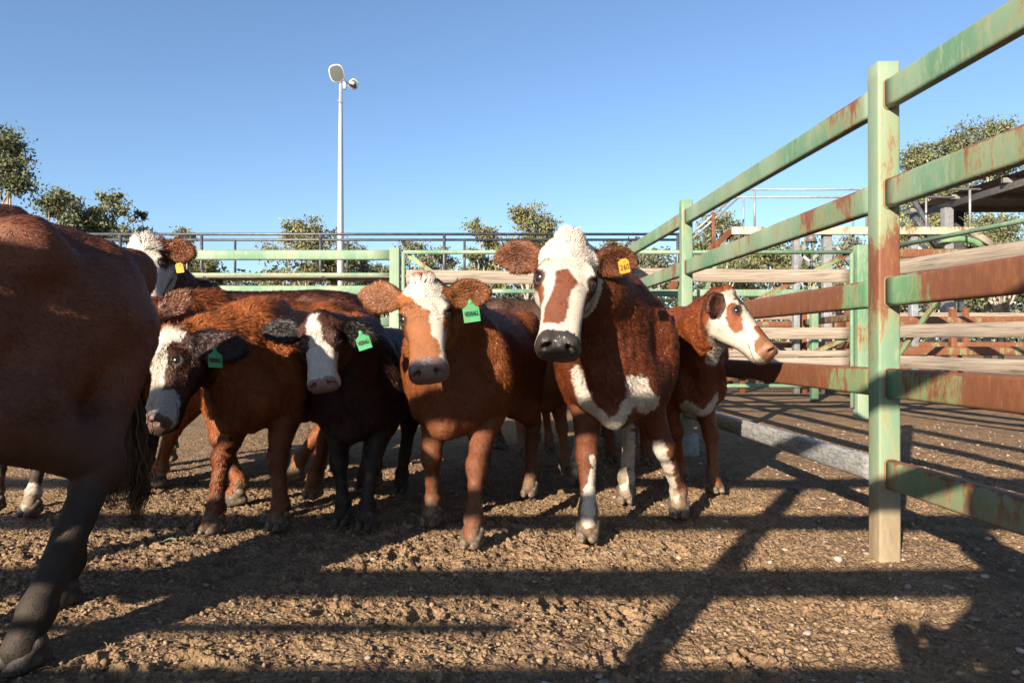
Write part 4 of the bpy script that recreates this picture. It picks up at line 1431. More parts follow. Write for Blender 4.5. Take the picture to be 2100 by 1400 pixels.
pr = ellip((.28 * 1.05 - .17, -.21, 1.22 * 1.12), np.eye(3), (.085, .105, .125)); fl.apply(pr[0], pr[1], pr[2], .02)
for i in range(4):
    for hx, sg in ((.06, 1), (.17, -1)):
        pr = rcone((hx - .16 + sg * .01, -.06, .93 - .018 * i), (hx - .16 + sg * .045, -.03, .935 - .018 * i), .010, .008); fl.apply(pr[0], pr[1], pr[2], .006)
v, f = fl.mesh()
root = empty('person', (.35, -.45, 0), label='person crouching with a camera behind the viewpoint, only the shadow visible', cat='person')
link('body', faces_mesh('body', v - np.array(root.location), f, True), plain('dark_clothes', (.05, .06, .09), .85), root)
print('yard', round(time.time() - T0, 1))
# ================================================================== eucalypts
def leaf_material(name, cols):
    m, nt, b = new_mat(name)
    at = N(nt, 'ShaderNodeAttribute', attribute_name='Col')
    LK(nt, at.outputs['Color'], b.inputs['Base Color'])
    b.inputs['Roughness'].default_value = .55
    b.inputs['Specular IOR Level'].default_value = .3
    tr = N(nt, 'ShaderNodeBsdfTranslucent')
    LK(nt, at.outputs['Color'], tr.inputs['Color'])
    mx = N(nt, 'ShaderNodeMixShader'); mx.inputs[0].default_value = .22
    out = nt.nodes['Material Output']
    LK(nt, b.outputs[0], mx.inputs[1]); LK(nt, tr.outputs[0], mx.inputs[2]); LK(nt, mx.outputs[0], out.inputs['Surface'])
    return m
M_LEAF = leaf_material('gum_leaves', None)
def bark_material():
    m, nt, b = new_mat('gum_bark')
    g = N(nt, 'ShaderNodeNewGeometry')
    n = noise(nt, g.outputs['Position'], 3, 5, .6)
    LK(nt, ramp(nt, n, [(.35, (.12, .09, .07)), (.6, (.38, .33, .27))]).outputs[0], b.inputs['Base Color'])
    b.inputs['Roughness'].default_value = .85
    return m
M_BARK = bark_material()

def tree(px, Y, top, halfw, label, seed, bottom=None, leaf=.16, nleaf=5200, tint=(.085, .10, .040), clumps=90, open_=.45, name='gum_tree', group=None, trunk=True):
    """a gum tree: trunk, limbs reaching to leaf clumps spread over an uneven crown"""
    rs = np.random.RandomState(seed)
    base = P(px, 707, Y); base[2] = 0
    H = P(0, top, Y)[2]; W = halfw * 1.12 / F_PX * Y
    zb = H * .30 if bottom is None else max(.6, P(0, bottom, Y)[2])
    clumps = int(clumps * 1.45); nleaf = int(nleaf * 1.15)
    root = empty(name, base, label=label, cat='tree', group=group)
    # clump centres: several sub-crowns
    nsub = max(10, int(W * 2.6))
    subs = []
    for i in range(nsub):
        a = rs.uniform(-1, 1); d = rs.uniform(-.7, .7)
        h = zb + (H - zb) * (.12 + .82 * rs.rand() ** .8 * (1 - .5 * a * a))
        subs.append((a * W * .72, d * W * .6, h, W * rs.uniform(.18, .40)))
    subs[0] = (rs.uniform(-.2, .2) * W, 0, H - W * .22, W * .30)
    subs[1] = (rs.uniform(-.6, .6) * W, 0, H - W * .42, W * .30)
    cl = []
    for i in range(clumps):
        s = subs[rs.randint(nsub)]
        v = rs.randn(3); v /= np.linalg.norm(v); r = s[3] * rs.uniform(.3, 1.45)
        c = np.array((s[0], s[1], s[2])) + v * np.array((r, r, r * .75))
        if c[2] < zb: c[2] = zb + rs.rand() * .3 * (H - zb)
        c[2] = min(c[2], H)
        c[0] = np.clip(c[0], -W, W)
        cl.append(c)
    cl = np.array(cl)
    per = nleaf // clumps
    csz = W * .05 + .12
    pos = np.repeat(cl, per, 0) + rs.randn(clumps * per, 3) * np.array((csz, csz, csz * .62)) * rs.uniform(.4, 1.5, (clumps, 1)).repeat(per, 0)
    n = len(pos)
    d = rs.randn(n, 3); d[:, 2] -= .9; d /= np.linalg.norm(d, axis=1)[:, None]
    s = np.cross(d, rs.randn(n, 3)); s /= np.linalg.norm(s, axis=1)[:, None]
    l = leaf * rs.uniform(.6, 1.5, (n, 1)); w = l * .30
    V = np.stack([pos - s * w * .3, pos + d * l * .5 - s * w, pos + d * l, pos + d * l * .5 + s * w], 1).reshape(-1, 3)
    F = np.arange(n * 4).reshape(n, 4)
    me = faces_mesh('crown', V, F, False)
    cv = rs.uniform(.7, 1.35, clumps).repeat(per)[:, None] * rs.uniform(.7, 1.3, (n, 1))
    warm = (rs.rand(clumps) * .5).repeat(per)[:, None]
    col = np.array(tint) * cv * (1 - warm) + np.array((.16, .15, .055)) * cv * warm
    add_attr(me, 'Col', 'FLOAT_COLOR', np.repeat(col, 4, 0))
    link('crown', me, M_LEAF, root)
    if trunk:
        tv = []; tf = []
        def limb(a, b, ra, rb, bend=.1, k=6, m=5):
            o0 = sum(len(x) for x in tv)
            mid = (a + b) / 2 + rs.randn(3) * np.linalg.norm(b - a) * bend
            for i in range(m):
                t = i / (m - 1)
                c = a * (1 - t) ** 2 + 2 * mid * t * (1 - t) + b * t * t
                r = ra + (rb - ra) * t
                an = np.arange(k) * 2 * math.pi / k
                dd = unit(b - a); ref = np.array((0, 1.0, 0)) if abs(dd[1]) < .9 else np.array((1.0, 0, 0))
                s1 = unit(np.cross(dd, ref)); s2 = np.cross(s1, dd)
                tv.append(c + r * (np.cos(an)[:, None] * s1 + np.sin(an)[:, None] * s2))
                if i:
                    for j in range(k):
                        q = o0 + (i - 1) * k
                        tf.append((q + j, q + (j + 1) % k, q + k + (j + 1) % k, q + k + j))
        r0 = H * .013 + .04
        fork = np.array((rs.uniform(-.1, .1) * W, 0, zb * .7 + .3))
        limb(np.array((0, 0, -.3)), fork, r0, r0 * .7, .04)
        for sx in subs:
            e = np.array(sx[:3]); limb(fork, e, r0 * .5, r0 * .16, .12)
            near = cl[np.argsort(np.linalg.norm(cl - e, axis=1))[:max(3, int(clumps / nsub * .7))]]
            for c in near:
                limb(e + rs.randn(3) * .1, c, r0 * .13, r0 * .04, .12, 4, 4)
        link('trunk', faces_mesh('trunk', np.concatenate(tv), np.array(tf), True), M_BARK, root)
    return root

TG = 'gum trees beyond the yards'
DK = (.085, .105, .060); OL = (.185, .190, .092); GR = (.135, .155, .085); BL = (.150, .165, .115)
for i, a in enumerate([
    (2, 26, 268, 66, 'tall open gum tree cut by the left edge, sparse dark foliage', 500, DK, 120, 7600, .12),
    (130, 40, 392, 58, 'dark bushy gum tree just right of the tall one at the left edge', 560, DK, 100, 5600, .17),
    (215, 42, 396, 62, 'dark gum tree over the big cow hindquarters, mixed green crown', 560, GR, 110, 6000, .17),
    (285, 44, 432, 28, 'small dark gum tree right of the pair over the big cow', 560, DK, 45, 2200, .17),
    (372, 60, 466, 42, 'round blue green gum tree behind the handrail at the left', 600, BL, 60, 3600, .22),
    (410, 64, 520, 44, 'low gum tree just above the yellow tagged ear', 620, OL, 50, 2800, .22),
    (640, 52, 449, 90, 'broad sunlit gum tree with pale stems left of the floodlight pole', 590, OL, 150, 9500, .19),
    (725, 58, 500, 55, 'sparse gum tree just behind the floodlight pole', 600, BL, 70, 3600, .21),
    (560, 75, 545, 50, 'small distant gum tree left of the broad sunlit one', 640, OL, 50, 2600, .26),
    (838, 56, 488, 50, 'thin blue green gum tree above the gate post behind the herd', 600, BL, 70, 3600, .20),
    (775, 80, 535, 40, 'low faint gum tree between the pole and the gate post', 640, BL, 40, 2200, .26),
    (905, 62, 510, 42, 'thin gum tree right of the gate post, half hidden by handrails', 600, BL, 55, 2800, .21),
    (985, 48, 452, 52, 'olive gum tree left of the tallest calf ear', 590, OL, 90, 5200, .18),
    (1082, 46, 428, 66, 'large olive gum tree behind the tallest calf', 590, OL, 120, 7200, .18),
    (1262, 58, 490, 46, 'small gum tree right of the tallest calf head', 610, BL, 55, 2800, .20),
    (1345, 50, 505, 42, 'small blue green gum tree behind the corner of the fence', 610, BL, 55, 2800, .18),
    (1475, 44, 436, 66, 'leafy gum tree under the stair rails', 600, GR, 120, 7000, .17),
    (1560, 52, 500, 66, 'dense low gum tree behind the planked gate', 610, OL, 110, 6200, .19),
    (1650, 56, 508, 60, 'green gum tree between the walkway legs', 610, GR, 90, 5000, .20),
    (1735, 50, 486, 52, 'sparse gum tree beside the rusty gate post', 610, BL, 70, 3800, .18),
    (1905, 24, 300, 78, 'feathery gum tree rising over the shed roof', 560, GR, 150, 15000, .085),
    (2030, 24, 246, 105, 'tall feathery gum tree at the right edge above the shed', 560, GR, 200, 22000, .085),
    (1880, 22, 448, 60, 'leafy shrub like gum tree under the shed roof', 640, OL, 110, 9000, .085),
    (2050, 22, 440, 90, 'dense gum tree seen through the shed posts', 640, GR, 140, 12000, .085),
]):
    tree(a[0], a[1], a[2], a[3], a[4], 100 + i, bottom=a[5], tint=a[6], clumps=a[7], nleaf=a[8], leaf=a[9], group=TG)

# far scrub that reads as one mass
def scrub():
    rs = np.random.RandomState(5)
    n = 90000
    x = rs.uniform(-95, 100, n); y = rs.uniform(86, 100, n)
    hmax = 4.0 + 3.0 * fbm(np.stack([x * .09, y * .0, x * 0], 1), 4, 81) + 2.2 * np.clip(fbm(np.stack([x * .4, x * 0, x * 0], 1), 2, 84), -.5, 1)
    hmax = np.clip(hmax * 2.1 + 3.0, 8.5, 17)
    z = rs.rand(n) ** .8 * hmax
    pos = np.stack([x, y, z], 1)
    d = rs.randn(n, 3); d[:, 2] -= .7; d /= np.linalg.norm(d, axis=1)[:, None]
    s = np.cross(d, rs.randn(n, 3)); s /= np.linalg.norm(s, axis=1)[:, None]
    l = .50 * rs.uniform(.6, 1.5, (n, 1)); w = l * .34
    V = np.stack([pos - s * w * .3, pos + d * l * .5 - s * w, pos + d * l, pos + d * l * .5 + s * w], 1).reshape(-1, 3)
    me = faces_mesh('far_scrub', V, np.arange(n * 4).reshape(n, 4), False)
    k = (.75 + .5 * fbm(pos * .35, 2, 87))[:, None] * rs.uniform(.7, 1.3, (n, 1))
    add_attr(me, 'Col', 'FLOAT_COLOR', np.repeat(np.clip(np.array((.085, .098, .05)) * k, 0, 1), 4, 0))
    o = link('far_scrub', me, M_LEAF)
    tag(o, 'far line of low scrub and trees along the horizon', kind='stuff')
scrub()
print('trees', round(time.time() - T0, 1))
# ------------------------------------------------------------------ the herd
WHITE = np.array((.50, .44, .37)); MUD = np.array((.15, .105, .065))

def make_coat(base, dark=None, head=None, ear=None, earin=(.20, .10, .07), face=None, patches=(), body=(), muzzle=(.06, .045, .045),
              muzzle_from=.90, mud=.11, leg=None, under=None, var=.35, cow=None, legdark=0.0, spots=(), poll_from=-.04):
    base = np.array(base); dark = base * .45 if dark is None else np.array(dark)
    def fn(p, n, q, hd, er, ein):
        S = cow.S
        m = len(p)
        nb = fbm(p * 5, 4, 3)[:, None]; nf = fbm(p * 30, 3, 5)[:, None]
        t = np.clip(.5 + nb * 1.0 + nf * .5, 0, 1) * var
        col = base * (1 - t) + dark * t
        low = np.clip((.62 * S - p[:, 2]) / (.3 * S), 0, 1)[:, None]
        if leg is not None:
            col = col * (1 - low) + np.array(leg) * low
        wig = fbm(p * 34, 3, 11) * .35 + fbm(p * 90, 2, 13) * .2
        for a, b, r, c in body:
            ax = np.array([.35, 1, 1])
            d = cdist(p * ax, cow.loc(a) * ax, cow.loc(b) * ax) / r + wig * .8
            k = np.clip((1.0 - d) * 7, 0, 1)[:, None]
            col = col * (1 - k) + np.array(c) * k
        # face
        hq = q.copy()
        w2 = fbm(q * 14, 3, 21) * .030 + fbm(q * 45, 2, 23) * .014
        hc = np.tile(np.array(head if head is not None else base), (m, 1)) * (1 + .25 * nb + .2 * nf)
        isf = np.zeros(m, bool)
        if face is not None:
            k = np.clip((face(q) + w2) * 60, 0, 1)[:, None]
            hc = hc * (1 - k) + WHITE * (1 + .10 * nf) * k
        for pt in patches:
            if pt[0] == 'd':
                _, a, b, r, c = pt
                d = cdist(q[:, :2], a, b) - r - w2
                ok = q[:, 2] > -.17
            else:
                _, sg, a, b, r, c = pt
                d = cdist(q[:, [0, 2]], a, b) - r - w2
                ok = q[:, 1] * sg > .02
            k = (np.clip(-d * 55, 0, 1) * ok)[:, None]
            hc = hc * (1 - k) + np.array(c) * (1 + .15 * nf) * k
        if cow is not None:
            hm = (hd & ~er)
            blend = np.clip((q[:, 0] + .10 + w2) * 12, 0, 1)
            blend = blend * np.clip((.60 - (-q[:, 2]) + 0 * w2) * 10, 0, 1)
            back = np.clip((q[:, 0] - (poll_from + .9 * np.clip(-q[:, 2] - .06, 0, .14) + .55 * np.clip(-q[:, 2] - .18, 0, 1)) + w2 * 2) * 12, 0, 1)
            k = (hm * blend * back)[:, None]
            col = col * (1 - k) + hc * k
        ec = np.array(ear if ear is not None else base)
        e_in = np.clip(ein, 0, 1)[:, None]
        ecol = ec * (1 + .4 * nf) * (1 - e_in) + (np.array(earin) * (1 + .5 * nf)) * e_in
        col = np.where(er[:, None], ecol, col)
        # eye surround
        for _, e in cow.eyes:
            d = np.linalg.norm(p - e, axis=1) / cow.L
            k = (np.clip((.080 - d) * 60, 0, 1) * hd)[:, None]
            col = col * (1 - k) + np.array((.020, .010, .008)) * k
        # nose pad, nostrils and mouth
        mz = np.array(muzzle)
        front = (q[:, 0] - muzzle_from) + .35 * (q[:, 2] + .03)
        pad = (front > w2 * .6) & hd & (q[:, 2] > -.20) & (q[:, 2] < .03)
        chin = None
        pc = mz * (1 + .35 * fbm(q * 60, 2, 27)[:, None] + .2 * nb)
        col = np.where(pad[:, None], pc, col)
        for sg in (1, -1):
            c = cow.hp((.995, sg * .088 * cow.wide * cow.mw, -.062))
            d = np.linalg.norm(p - c, axis=1) / cow.L
            k = np.clip((.036 - d) * 50, 0, 1)[:, None]
            col = col * (1 - k) + np.array((.008, .005, .005)) * k
        mouth = np.abs(q[:, 2] / cow.deep + .215 + .06 * (q[:, 0] - .9) + .02 * np.sin(q[:, 0] * 14)) < .006
        mouth &= (q[:, 0] > .76) & hd
        col = np.where(mouth[:, None], col * .35, col)
        wet = pad.astype(float)
        # mud on the lower legs
        ft = np.min([np.linalg.norm(p[:, :2] - f[:2], axis=1) for f in cow.feet], axis=0)
        mk = np.clip((mud * S * (1.2 + 2.2 * fbm(p * 22, 3, 33)) - p[:, 2]) * 14, 0, .85) * (ft < .2)
        mk = np.maximum(mk, (mud > .01) * np.clip(fbm(p * 30, 3, 35) * 2 - .55, 0, .6) * np.clip((.42 * S - p[:, 2]) * 5, 0, 1))[:, None]
        mc = MUD * (1 + .5 * fbm(p * 60, 2, 39)[:, None])
        col = col * (1 - mk) + mc * mk
        return np.clip(col, 0.003, 1), wet
    return fn

def tail_switch(cow, root, a, b, n, col, spread=.03, w=.0016, seed=3, name='tail_switch'):
    """the long wavy hair hanging from the end of the tail, from a down to b in world space"""
    rs = np.random.RandomState(seed)
    a = cow.loc(a); b = cow.loc(b)
    L = b - a
    K = 12
    t = np.linspace(0, 1, K)
    lock = rs.randint(0, 9, n)
    lo = rs.randn(9, 2) * spread * .8; ph = rs.rand(9) * 6; ll = rs.uniform(.7, 1.0, 9)
    V = []; F = []; Cc = []
    st = rs.uniform(0, .45, n); en = ll[lock] * rs.uniform(.8, 1.0, n)
    for i in range(n):
        s = st[i] + (en[i] - st[i]) * t
        c = a + L * s[:, None]
        f = np.sin(np.clip(s * 1.3, 0, 1) * math.pi * .6)
        off = lo[lock[i]][None, :] * f[:, None] + (rs.randn(2) * spread * .35)[None, :] * (f[:, None] + .3)
        wv = .014 * np.sin(s * 26 + ph[lock[i]]) * s + .004 * np.sin(s * 60 + i)
        c[:, 0] += off[:, 0] + wv; c[:, 1] += off[:, 1] + .006 * np.sin(s * 31 + ph[lock[i]])
        ang = rs.rand() * 3.14
        d = np.array([math.cos(ang), math.sin(ang), 0]) * w * rs.uniform(.6, 1.5)
        tw = np.clip((1 - t) * 3, .15, 1)[:, None]
        k = len(V) * 2 * K
        V.append(np.stack([c - d * tw, c + d * tw], 1).reshape(-1, 3))
        for j in range(K - 1):
            F.append((k + 2 * j, k + 2 * j + 1, k + 2 * j + 3, k + 2 * j + 2))
        cc = np.array(col) * rs.uniform(.5, 1.5)
        Cc.append(np.tile(cc, (2 * K, 1)) * (1.5 - .8 * np.abs(t.repeat(2)[:, None] - .6)))
    V = np.concatenate(V); Cc = np.clip(np.concatenate(Cc), 0, 1)
    me = faces_mesh(name, V, np.array(F), True)
    add_attr(me, 'Col', 'FLOAT_COLOR', Cc)
    nn = V - (a + L * np.clip(((V - a) @ L) / (L @ L), 0, 1)[:, None]); nn /= np.maximum(np.linalg.norm(nn, axis=1), 1e-5)[:, None]
    add_attr(me, 'SkinN', 'FLOAT_VECTOR', nn)
    link(name, me, M_FUR, root)

Q = 1.0
HFINE, HMID, HLOW = .0072, .0085, .011
HERD = {}

def face_all(q):            # white in front of the ears all round
    return q[:, 0] + .10 - .9 * np.clip(-q[:, 2] - .03, 0, .17) - .25 * np.clip(-q[:, 2] - .10, 0, 1)

# ---- the tall red and white calf in the middle
cowF = Cow(org=(.49, 3.22), heading=(-.17, -1), S=1.17, L=.505, h=HFINE,
           feet=[G(1392, 1058), G(1205, 1106), G(1284, 1030), (.40, 4.20, 0)],
           poll=P(1170, 493, 2.74), nose=P(1150, 672, 2.50), up=(.02, -1, .45), wide=1.08, muzzle_w=.93,
           ears={-1: dict(dir=(-1, .12, .0), face=(-.1, -1, -.25), len=.38, wid=.29), 1: dict(dir=(1, .16, .04), face=(.15, -1, -.2), len=.37, wid=.27)})
REDF = (.118, .029, .010)
colF = make_coat(REDF, cow=cowF, head=REDF, ear=(.070, .022, .010), earin=(.16, .058, .028), face=face_all,
    patches=[('d', (.40, -.02), (.44, .02), .075, REDF), ('d', (.46, -.02), (.74, -.055), .085, REDF), ('d', (.62, -.04), (.76, -.09), .07, REDF),
             ('s', -1, (.40, -.09), (.56, -.09), .064, (.17, .050, .016)), ('s', 1, (.40, -.09), (.58, -.11), .074, (.11, .034, .013)),
             ('d', (.12, .10), (.16, .11), .016, (.20, .10, .06))],
    body=[(P(1183, 760, 3.0), P(1205, 830, 3.0), .036, WHITE), (P(1205, 830, 3.0), P(1250, 880, 2.98), .040, WHITE), (P(1250, 885, 2.98), P(1300, 800, 3.02), .036, WHITE),
          (P(1300, 790, 3.02), P(1330, 825, 3.05), .062, WHITE), (P(1250, 890, 2.97), P(1250, 870, 3.1), .045, WHITE),
          (P(1350, 905, 3.36), P(1360, 960, 3.37), .055, WHITE), (P(1360, 960, 3.37), P(1378, 1040, 3.40), .045, WHITE),
          (P(1215, 940, 2.99), P(1225, 965, 2.99), .022, WHITE), (P(1222, 970, 2.99), P(1212, 1050, 2.99), .030, WHITE), (P(1212, 1010, 2.99), P(1208, 1060, 2.99), .042, WHITE),
          (P(1275, 850, 3.75), P(1284, 1010, 3.70), .075, WHITE), ((.40, 4.15, .50), (.40, 4.2, .1), .08, WHITE)],
    muzzle=(.012, .014, .019), muzzle_from=.875, mud=.10, poll_from=-.16)
def lenF(p, q, head, ear, ln):
    top = head & (q[:, 0] < .10) & (np.abs(q[:, 1]) < .12)
    ln = np.where(top, .020 + .030 * np.exp(-((q[:, 1] + .01) / .09) ** 2), ln)
    return ln
def dirF(p, q, head, ear, flow):
    top = head & (q[:, 0] < .10) & (np.abs(q[:, 1]) < .13)
    flow[top] = flow[top] * .3 + cowF.H[:, 0] * -1.0 + cowF.H[:, 2] * .6
    return flow
HERD['F'] = finish_cow('calf', cowF, colF, 'tallest red calf, white face with brown nose stripe, yellow ear tag, facing the camera', 'calf',
    int(230000 * Q), .016, 'calves crowded in the yard', dict(lenfn=lenF, dirfn=dirF, seed=1),
    tags=[dict(pos=P(1280, 545, 2.655), right=(1, .15, .22), up=(-.1, -.1, 1), w=.043, h=.056, kind='yellow', text='260')], hoof_s=1.0)

# ---- brown calf with the slanting blaze
BRE = (.185, .055, .016)
cowE = Cow(org=(-.245, 3.16), heading=(-.26, -1), S=1.07, L=.425, h=HFINE,
           feet=[G(968, 1120), G(884, 1074), G(1085, 1016), (-.17, 4.05, 0)],
           poll=P(868, 580, 2.82), nose=P(874, 748, 2.60), up=(-.06, -1, .45), wide=1.12, muzzle_w=1.0,
           ears={-1: dict(dir=(-1, .15, .12), face=(-.1, -1, .0), len=.45, wid=.31), 1: dict(dir=(1, .1, .08), face=(.15, -1, -.05), len=.43, wid=.31)},
           tail=[(.07, 4.08, .98), (.10, 4.14, .90), (.13, 4.17, .62), (.13, 4.17, .45)])
colE = make_coat(BRE, dark=(.075, .021, .008), cow=cowE, head=(.21, .070, .020), ear=(.10, .032, .012), earin=(.20, .075, .026),
    patches=[('d', (-.06, .0), (.10, .05), .13, WHITE), ('d', (.06, -.10), (.20, .06), .110, WHITE), ('d', (.18, .02), (.26, .11), .125, WHITE),
             ('d', (.26, .11), (.60, .12), .072, WHITE), ('d', (.58, .13), (.86, .17), .045, WHITE)],
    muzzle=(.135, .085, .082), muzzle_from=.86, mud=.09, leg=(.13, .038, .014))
def lenE(p, q, head, ear, ln):
    return np.where(head & (q[:, 0] < .06) & (np.abs(q[:, 1]) < .10), .034, ln)
def dirE(p, q, head, ear, flow):
    top = head & (q[:, 0] < .06) & (np.abs(q[:, 1]) < .12)
    flow[top] = flow[top] * .5 + cowE.H[:, 0] * -.8 + cowE.H[:, 2] * .4
    return flow
rE = finish_cow('calf', cowE, colE, 'ginger brown calf with a slanting white blaze and a green ear tag', 'calf',
    int(225000 * Q), .016, 'calves crowded in the yard', dict(lenfn=lenE, dirfn=dirE, seed=2),
    tags=[dict(pos=P(966, 637, 2.70), right=(1, .1, .14), up=(.0, -.1, 1), w=.066, h=.090, kind='green', text='VERRALL')])
tail_switch(cowE, rE, (.13, 4.17, .60), (.15, 4.16, .20), 170, (.17, .10, .06), .018)

# ---- small dark calf
cowD = Cow(org=(-.75, 3.34), heading=(-.08, -1), S=.96, L=.345, h=HFINE,
           feet=[G(750, 1083), G(702, 1073), G(822, 1010), (-.88, 4.05, 0)],
           poll=P(652, 650, 3.02), nose=P(656, 775, 2.84), up=(-.10, -1, .40), wide=1.16, muzzle_w=1.0,
           ears={-1: dict(dir=(-1, .1, .02), face=(-.2, -1, .0), len=.52, wid=.32), 1: dict(dir=(1, .15, -.38), face=(.1, -1, .15), len=.50, wid=.33)})
colD = make_coat((.028, .011, .008), dark=(.007, .0045, .0045), cow=cowD, head=(.060, .022, .014), ear=(.007, .005, .005), earin=(.016, .011, .011),
    patches=[('d', (.02, -.02), (.24, -.09), .055, WHITE), ('d', (.12, -.05), (.40, .0), .075, WHITE), ('d', (.40, -.03), (.66, -.02), .085, WHITE),
             ('d', (.62, .0), (1.0, .0), .22, WHITE), ('s', 1, (.74, -.14), (1.0, -.14), .12, WHITE), ('s', -1, (.70, -.14), (1.0, -.14), .12, WHITE)],
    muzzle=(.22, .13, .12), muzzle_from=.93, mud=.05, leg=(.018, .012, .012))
HERD['D'] = finish_cow('calf', cowD, colD, 'small dark calf with white blaze and white muzzle, between the two green tagged brown calves', 'calf',
    int(150000 * Q), .025, 'calves crowded in the yard', dict(seed=3), dark_hoof=True,
    tags=[dict(pos=P(744, 697, 2.885), right=(1, .1, .33), up=(-.32, -.1, 1), w=.058, h=.082, kind='green', text='VERRALL')])

# ---- red calf looking down at the left
cowC = Cow(org=(-1.235, 3.36), heading=(-.32, -1), S=1.06, L=.44, h=HFINE,
           feet=[G(570, 1084), G(436, 1090), (-.84, 4.14, 0), G(642, 1020)],
           poll=P(350, 684, 3.02), nose=P(298, 858, 2.80), up=(-.62, -.78, .08), wide=1.12, muzzle_w=1.0,
           ears={1: dict(dir=(1, -.05, -.16), face=(.1, -1, .25), len=.60, wid=.32), -1: dict(dir=(-.5, .8, .2), face=(-1, -.4, 0), len=.4, wid=.3)})
colC = make_coat((.30, .088, .022), dark=(.12, .032, .010), cow=cowC, head=(.045, .015, .009), ear=(.036, .013, .009), earin=(.030, .014, .012),
    patches=[('d', (.02, .0), (1.0, -.02), .16, WHITE), ('s', 1, (.78, -.10), (.98, -.12), .13, WHITE), ('s', 1, (.10, .0), (.14, -.0), .07, WHITE), ('s', -1, (.1, -.1), (.98, -.1), .14, WHITE)],
    muzzle=(.12, .07, .065), muzzle_from=.90, mud=.07, leg=(.15, .042, .014))
HERD['C'] = finish_cow('calf', cowC, colC, 'shaggy red calf with dark cheek and lowered white face beside the big cow tail', 'calf',
    int(190000 * Q), .031, 'calves crowded in the yard', dict(seed=4),
    tags=[dict(pos=P(441, 733, 2.84), right=(1, -.1, -.04), up=(.04, -.1, 1), w=.062, h=.084, kind='green', text='VERRALL')])

# ---- calf on the right looking over the rails
cowG = Cow(org=(1.06, 4.18), heading=(.26, -1), S=1.06, L=.43, h=HFINE,
           feet=[G(1466, 1008), G(1396, 985), (.98, 4.95, 0), (.72, 4.95, 0)],
           poll=P(1492, 598, 3.70), nose=P(1578, 696, 3.50), up=(.70, -.30, .66), wide=1.06, muzzle_w=1.02, deep=1.17,
           ears={-1: dict(dir=(-.72, -.60, -.42), face=(.3, -.9, -.1), len=.34, wid=.30), 1: dict(dir=(0, 1, .2), face=(.6, .2, .3), len=.36, wid=.3)})
RG = (.19, .048, .014)
colG = make_coat(RG, cow=cowG, head=RG, ear=(.11, .035, .018), earin=(.08, .04, .03), face=lambda q: q[:, 0] - .05 - .75 * np.clip(-q[:, 2] - .06, 0, .25),
    patches=[('s', -1, (.33, -.08), (.44, -.13), .090, RG), ('s', -1, (.42, -.16), (.54, -.18), .080, RG), ('d', (.18, -.07), (.25, -.07), .05, RG),
             ('s', -1, (.70, .0), (.79, -.02), .062, RG), ('d', (.72, .0), (.80, .0), .08, RG), ('s', -1, (.86, -.08), (.94, -.13), .085, (.17, .065, .028))],
    body=[(P(1405, 825, 4.0), P(1430, 850, 3.98), .035, WHITE), (P(1430, 855, 3.98), P(1465, 815, 3.95), .035, WHITE),
          (P(1478, 722, 3.72), P(1498, 742, 3.68), .050, WHITE), (P(1485, 735, 3.7), P(1500, 705, 3.66), .060, WHITE)],
    muzzle=(.25, .12, .065), muzzle_from=.89, mud=.07)
HERD['G'] = finish_cow('calf', cowG, colG, 'red calf in profile with white face and brown eye patch, nose at the green rails', 'calf',
    int(130000 * Q), .017, 'calves crowded in the yard', dict(seed=5))

# ---- the big cow at the left edge
RA = (.150, .046, .020)
cowA = Cow(org=(-1.905, 1.29), heading=(-.447, -.894), S=1.27, L=.56, h=HMID, bony=True, lw=1.06, stretch=1.10, fat=1.0,
           feet=[(-1.76, 1.15, 0), (-2.08, 1.35, 0), (-1.285, 1.80, 0), (-1.475, 2.23, 0)],
           poll=(-2.10, .80, 1.52), nose=(-2.38, .45, 1.20), up=(0, -.5, 1),
           tail=[(-1.34, 2.36, 1.11), (-1.33, 2.43, 1.03), (-1.37, 2.47, .80), (-1.388, 2.47, .55)])
colA = make_coat(RA, dark=(.050, .015, .008), cow=cowA, head=RA, mud=.0, leg=(.0045, .0035, .0035))  # shade over her legs is put into the near-black leg colour
rA = finish_cow('cow', cowA, colA, 'big dark red cow at the left edge, hindquarters towards the yard, tail hanging', 'cow',
    int(230000 * Q), .011, 'grown cows', dict(seed=6, lift=.22, width=.0010), dark_hoof=True, hoof_s=.86)
tail_switch(cowA, rA, (-1.385, 2.47, .80), (-1.392, 2.46, .14), 1700, (.095, .060, .034), .036, .0011)

# ---- cow with the curly cream poll behind her
cowB = Cow(org=(-2.22, 4.78), heading=(-1, -.12), S=1.27, L=.52, h=HLOW, stretch=1.1,
           feet=[G(240, 992), (-2.5, 4.95, 0), (-1.2, 4.72, 0), (-1.25, 5.0, 0)],
           poll=P(296, 494, 4.36), nose=P(290, 660, 4.0), up=(.05, -1, .4),
           ears={1: dict(dir=(1, .1, -.06), face=(.1, -1, -.1), len=.38, wid=.30), -1: dict(dir=(-.35, .9, -.2), face=(-.9, -.3, 0))})
colB = make_coat((.085, .024, .011), cow=cowB, head=(.14, .035, .015), ear=(.11, .030, .012), earin=(.18, .062, .025), face=face_all,
    patches=[('s', 1, (.14, -.06), (.34, -.10), .09, (.12, .03, .015))])
def lenB(p, q, head, ear, ln):
    return np.where(head & (q[:, 0] < .22) & (np.abs(q[:, 1]) < .2), .055, np.where(ear, .035, ln))
def dirB(p, q, head, ear, flow):
    top = head & (q[:, 0] < .12)
    flow[top] = flow[top] * .5 + cowB.H[:, 0] * -.8 + cowB.H[:, 2] * .5
    return flow
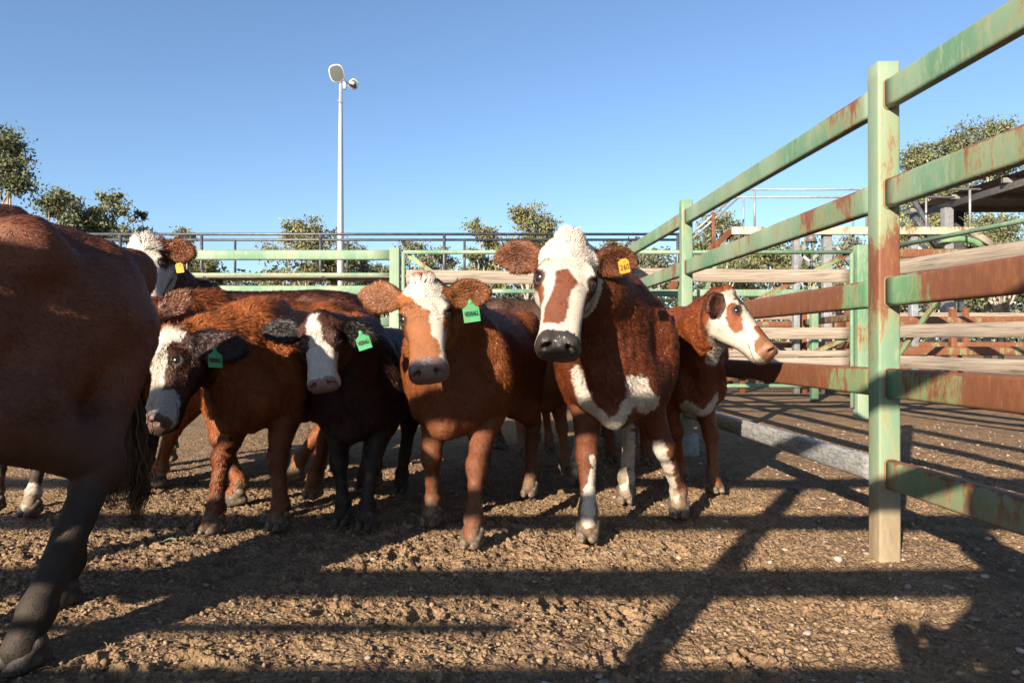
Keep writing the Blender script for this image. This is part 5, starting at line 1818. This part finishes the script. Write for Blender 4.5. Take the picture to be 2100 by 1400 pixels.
HERD['B'] = finish_cow('cow', cowB, colB, 'dark red cow with curly cream poll and yellow ear tag behind the big cow', 'cow',
    int(90000 * Q), .02, 'grown cows', dict(seed=7, lenfn=lenB, dirfn=dirB),
    tags=[dict(pos=P(368, 549, 4.20), right=(1, .1, .15), up=(.25, -.1, 1), w=.046, h=.060, kind='yellow')])

# ---- calves further back
cowK = Cow(org=(-1.80, 3.98), heading=(-.80, -.52), S=1.15, L=.42, h=HLOW,
           feet=[G(482, 1034), G(322, 996), (-1.36, 4.28, 0), (-1.18, 4.62, 0)],
           poll=P(300, 628, 3.62), nose=P(262, 760, 3.45), up=(-.1, -1, .3),
           ears={1: dict(dir=(.75, .1, .75), face=(.4, -.9, .1), len=.46, wid=.30), -1: dict(dir=(-1, .1, 0), face=(0, -1, 0))})
colK = make_coat((.26, .074, .020), dark=(.10, .027, .010), cow=cowK, head=(.13, .04, .014), ear=(.16, .055, .022))
HERD['K'] = finish_cow('calf', cowK, colK, 'red calf wedged behind the big cow with one ear pricked upwards', 'calf', int(90000 * Q), .032, 'calves crowded in the yard', dict(seed=8))

cowI = Cow(org=(.20, 4.72), heading=(.12, -1), S=.98, L=.38, h=HLOW, feet=[(.36, 4.6, 0), (.12, 4.7, 0), (.3, 5.45, 0), (.08, 5.4, 0)],
           poll=P(1190, 640, 4.35), nose=P(1200, 745, 4.2), up=(0, -1, .4))
colI = make_coat((.34, .11, .03), cow=cowI)
HERD['I'] = finish_cow('calf', cowI, colI, 'orange calf mostly hidden behind the tallest calf, chest in the sun', 'calf', int(45000 * Q), .026, 'calves crowded in the yard', dict(seed=9))

cowH = Cow(org=(.66, 5.72), heading=(1, -.05), S=1.27, L=.48, h=HLOW, feet=[(.85, 5.85, 0), (.8, 5.58, 0), (-.18, 5.9, 0), (-.1, 5.6, 0)],
           poll=(1.02, 5.6, 1.02), nose=(1.10, 5.45, .6), up=(.3, -.9, .3), fat=1.05)
colH = make_coat((.060, .026, .015), dark=(.028, .013, .009), cow=cowH)
HERD['H'] = finish_cow('cow', cowH, colH, 'dull brown cow standing side on in front of the gate', 'cow', int(50000 * Q), .018, 'grown cows', dict(seed=10))

cowJ = Cow(org=(-2.50, 3.62), heading=(-.1, -1), S=1.02, L=.42, h=HLOW, feet=[G(62, 1056), (-2.66, 3.5, 0), (-2.3, 4.3, 0), (-2.6, 4.3, 0)],
           poll=(-2.55, 3.0, 1.0), nose=(-2.5, 2.85, .62), up=(0, -1, .4))
colJ = make_coat((.05, .016, .009), cow=cowJ, leg=(.018, .009, .007),
                 body=[(cowJ.R @ cowJ.feet[0] + cowJ.org + np.array((0, 0, .05)), cowJ.R @ cowJ.feet[0] + cowJ.org + np.array((0, 0, .10)), .06, WHITE)])
HERD['J'] = finish_cow('calf', cowJ, colJ, 'calf with a white pastern half hidden behind the legs of the big cow', 'calf', int(20000 * Q), .02, 'calves crowded in the yard', dict(seed=11))
print('herd', round(time.time() - T0, 1))
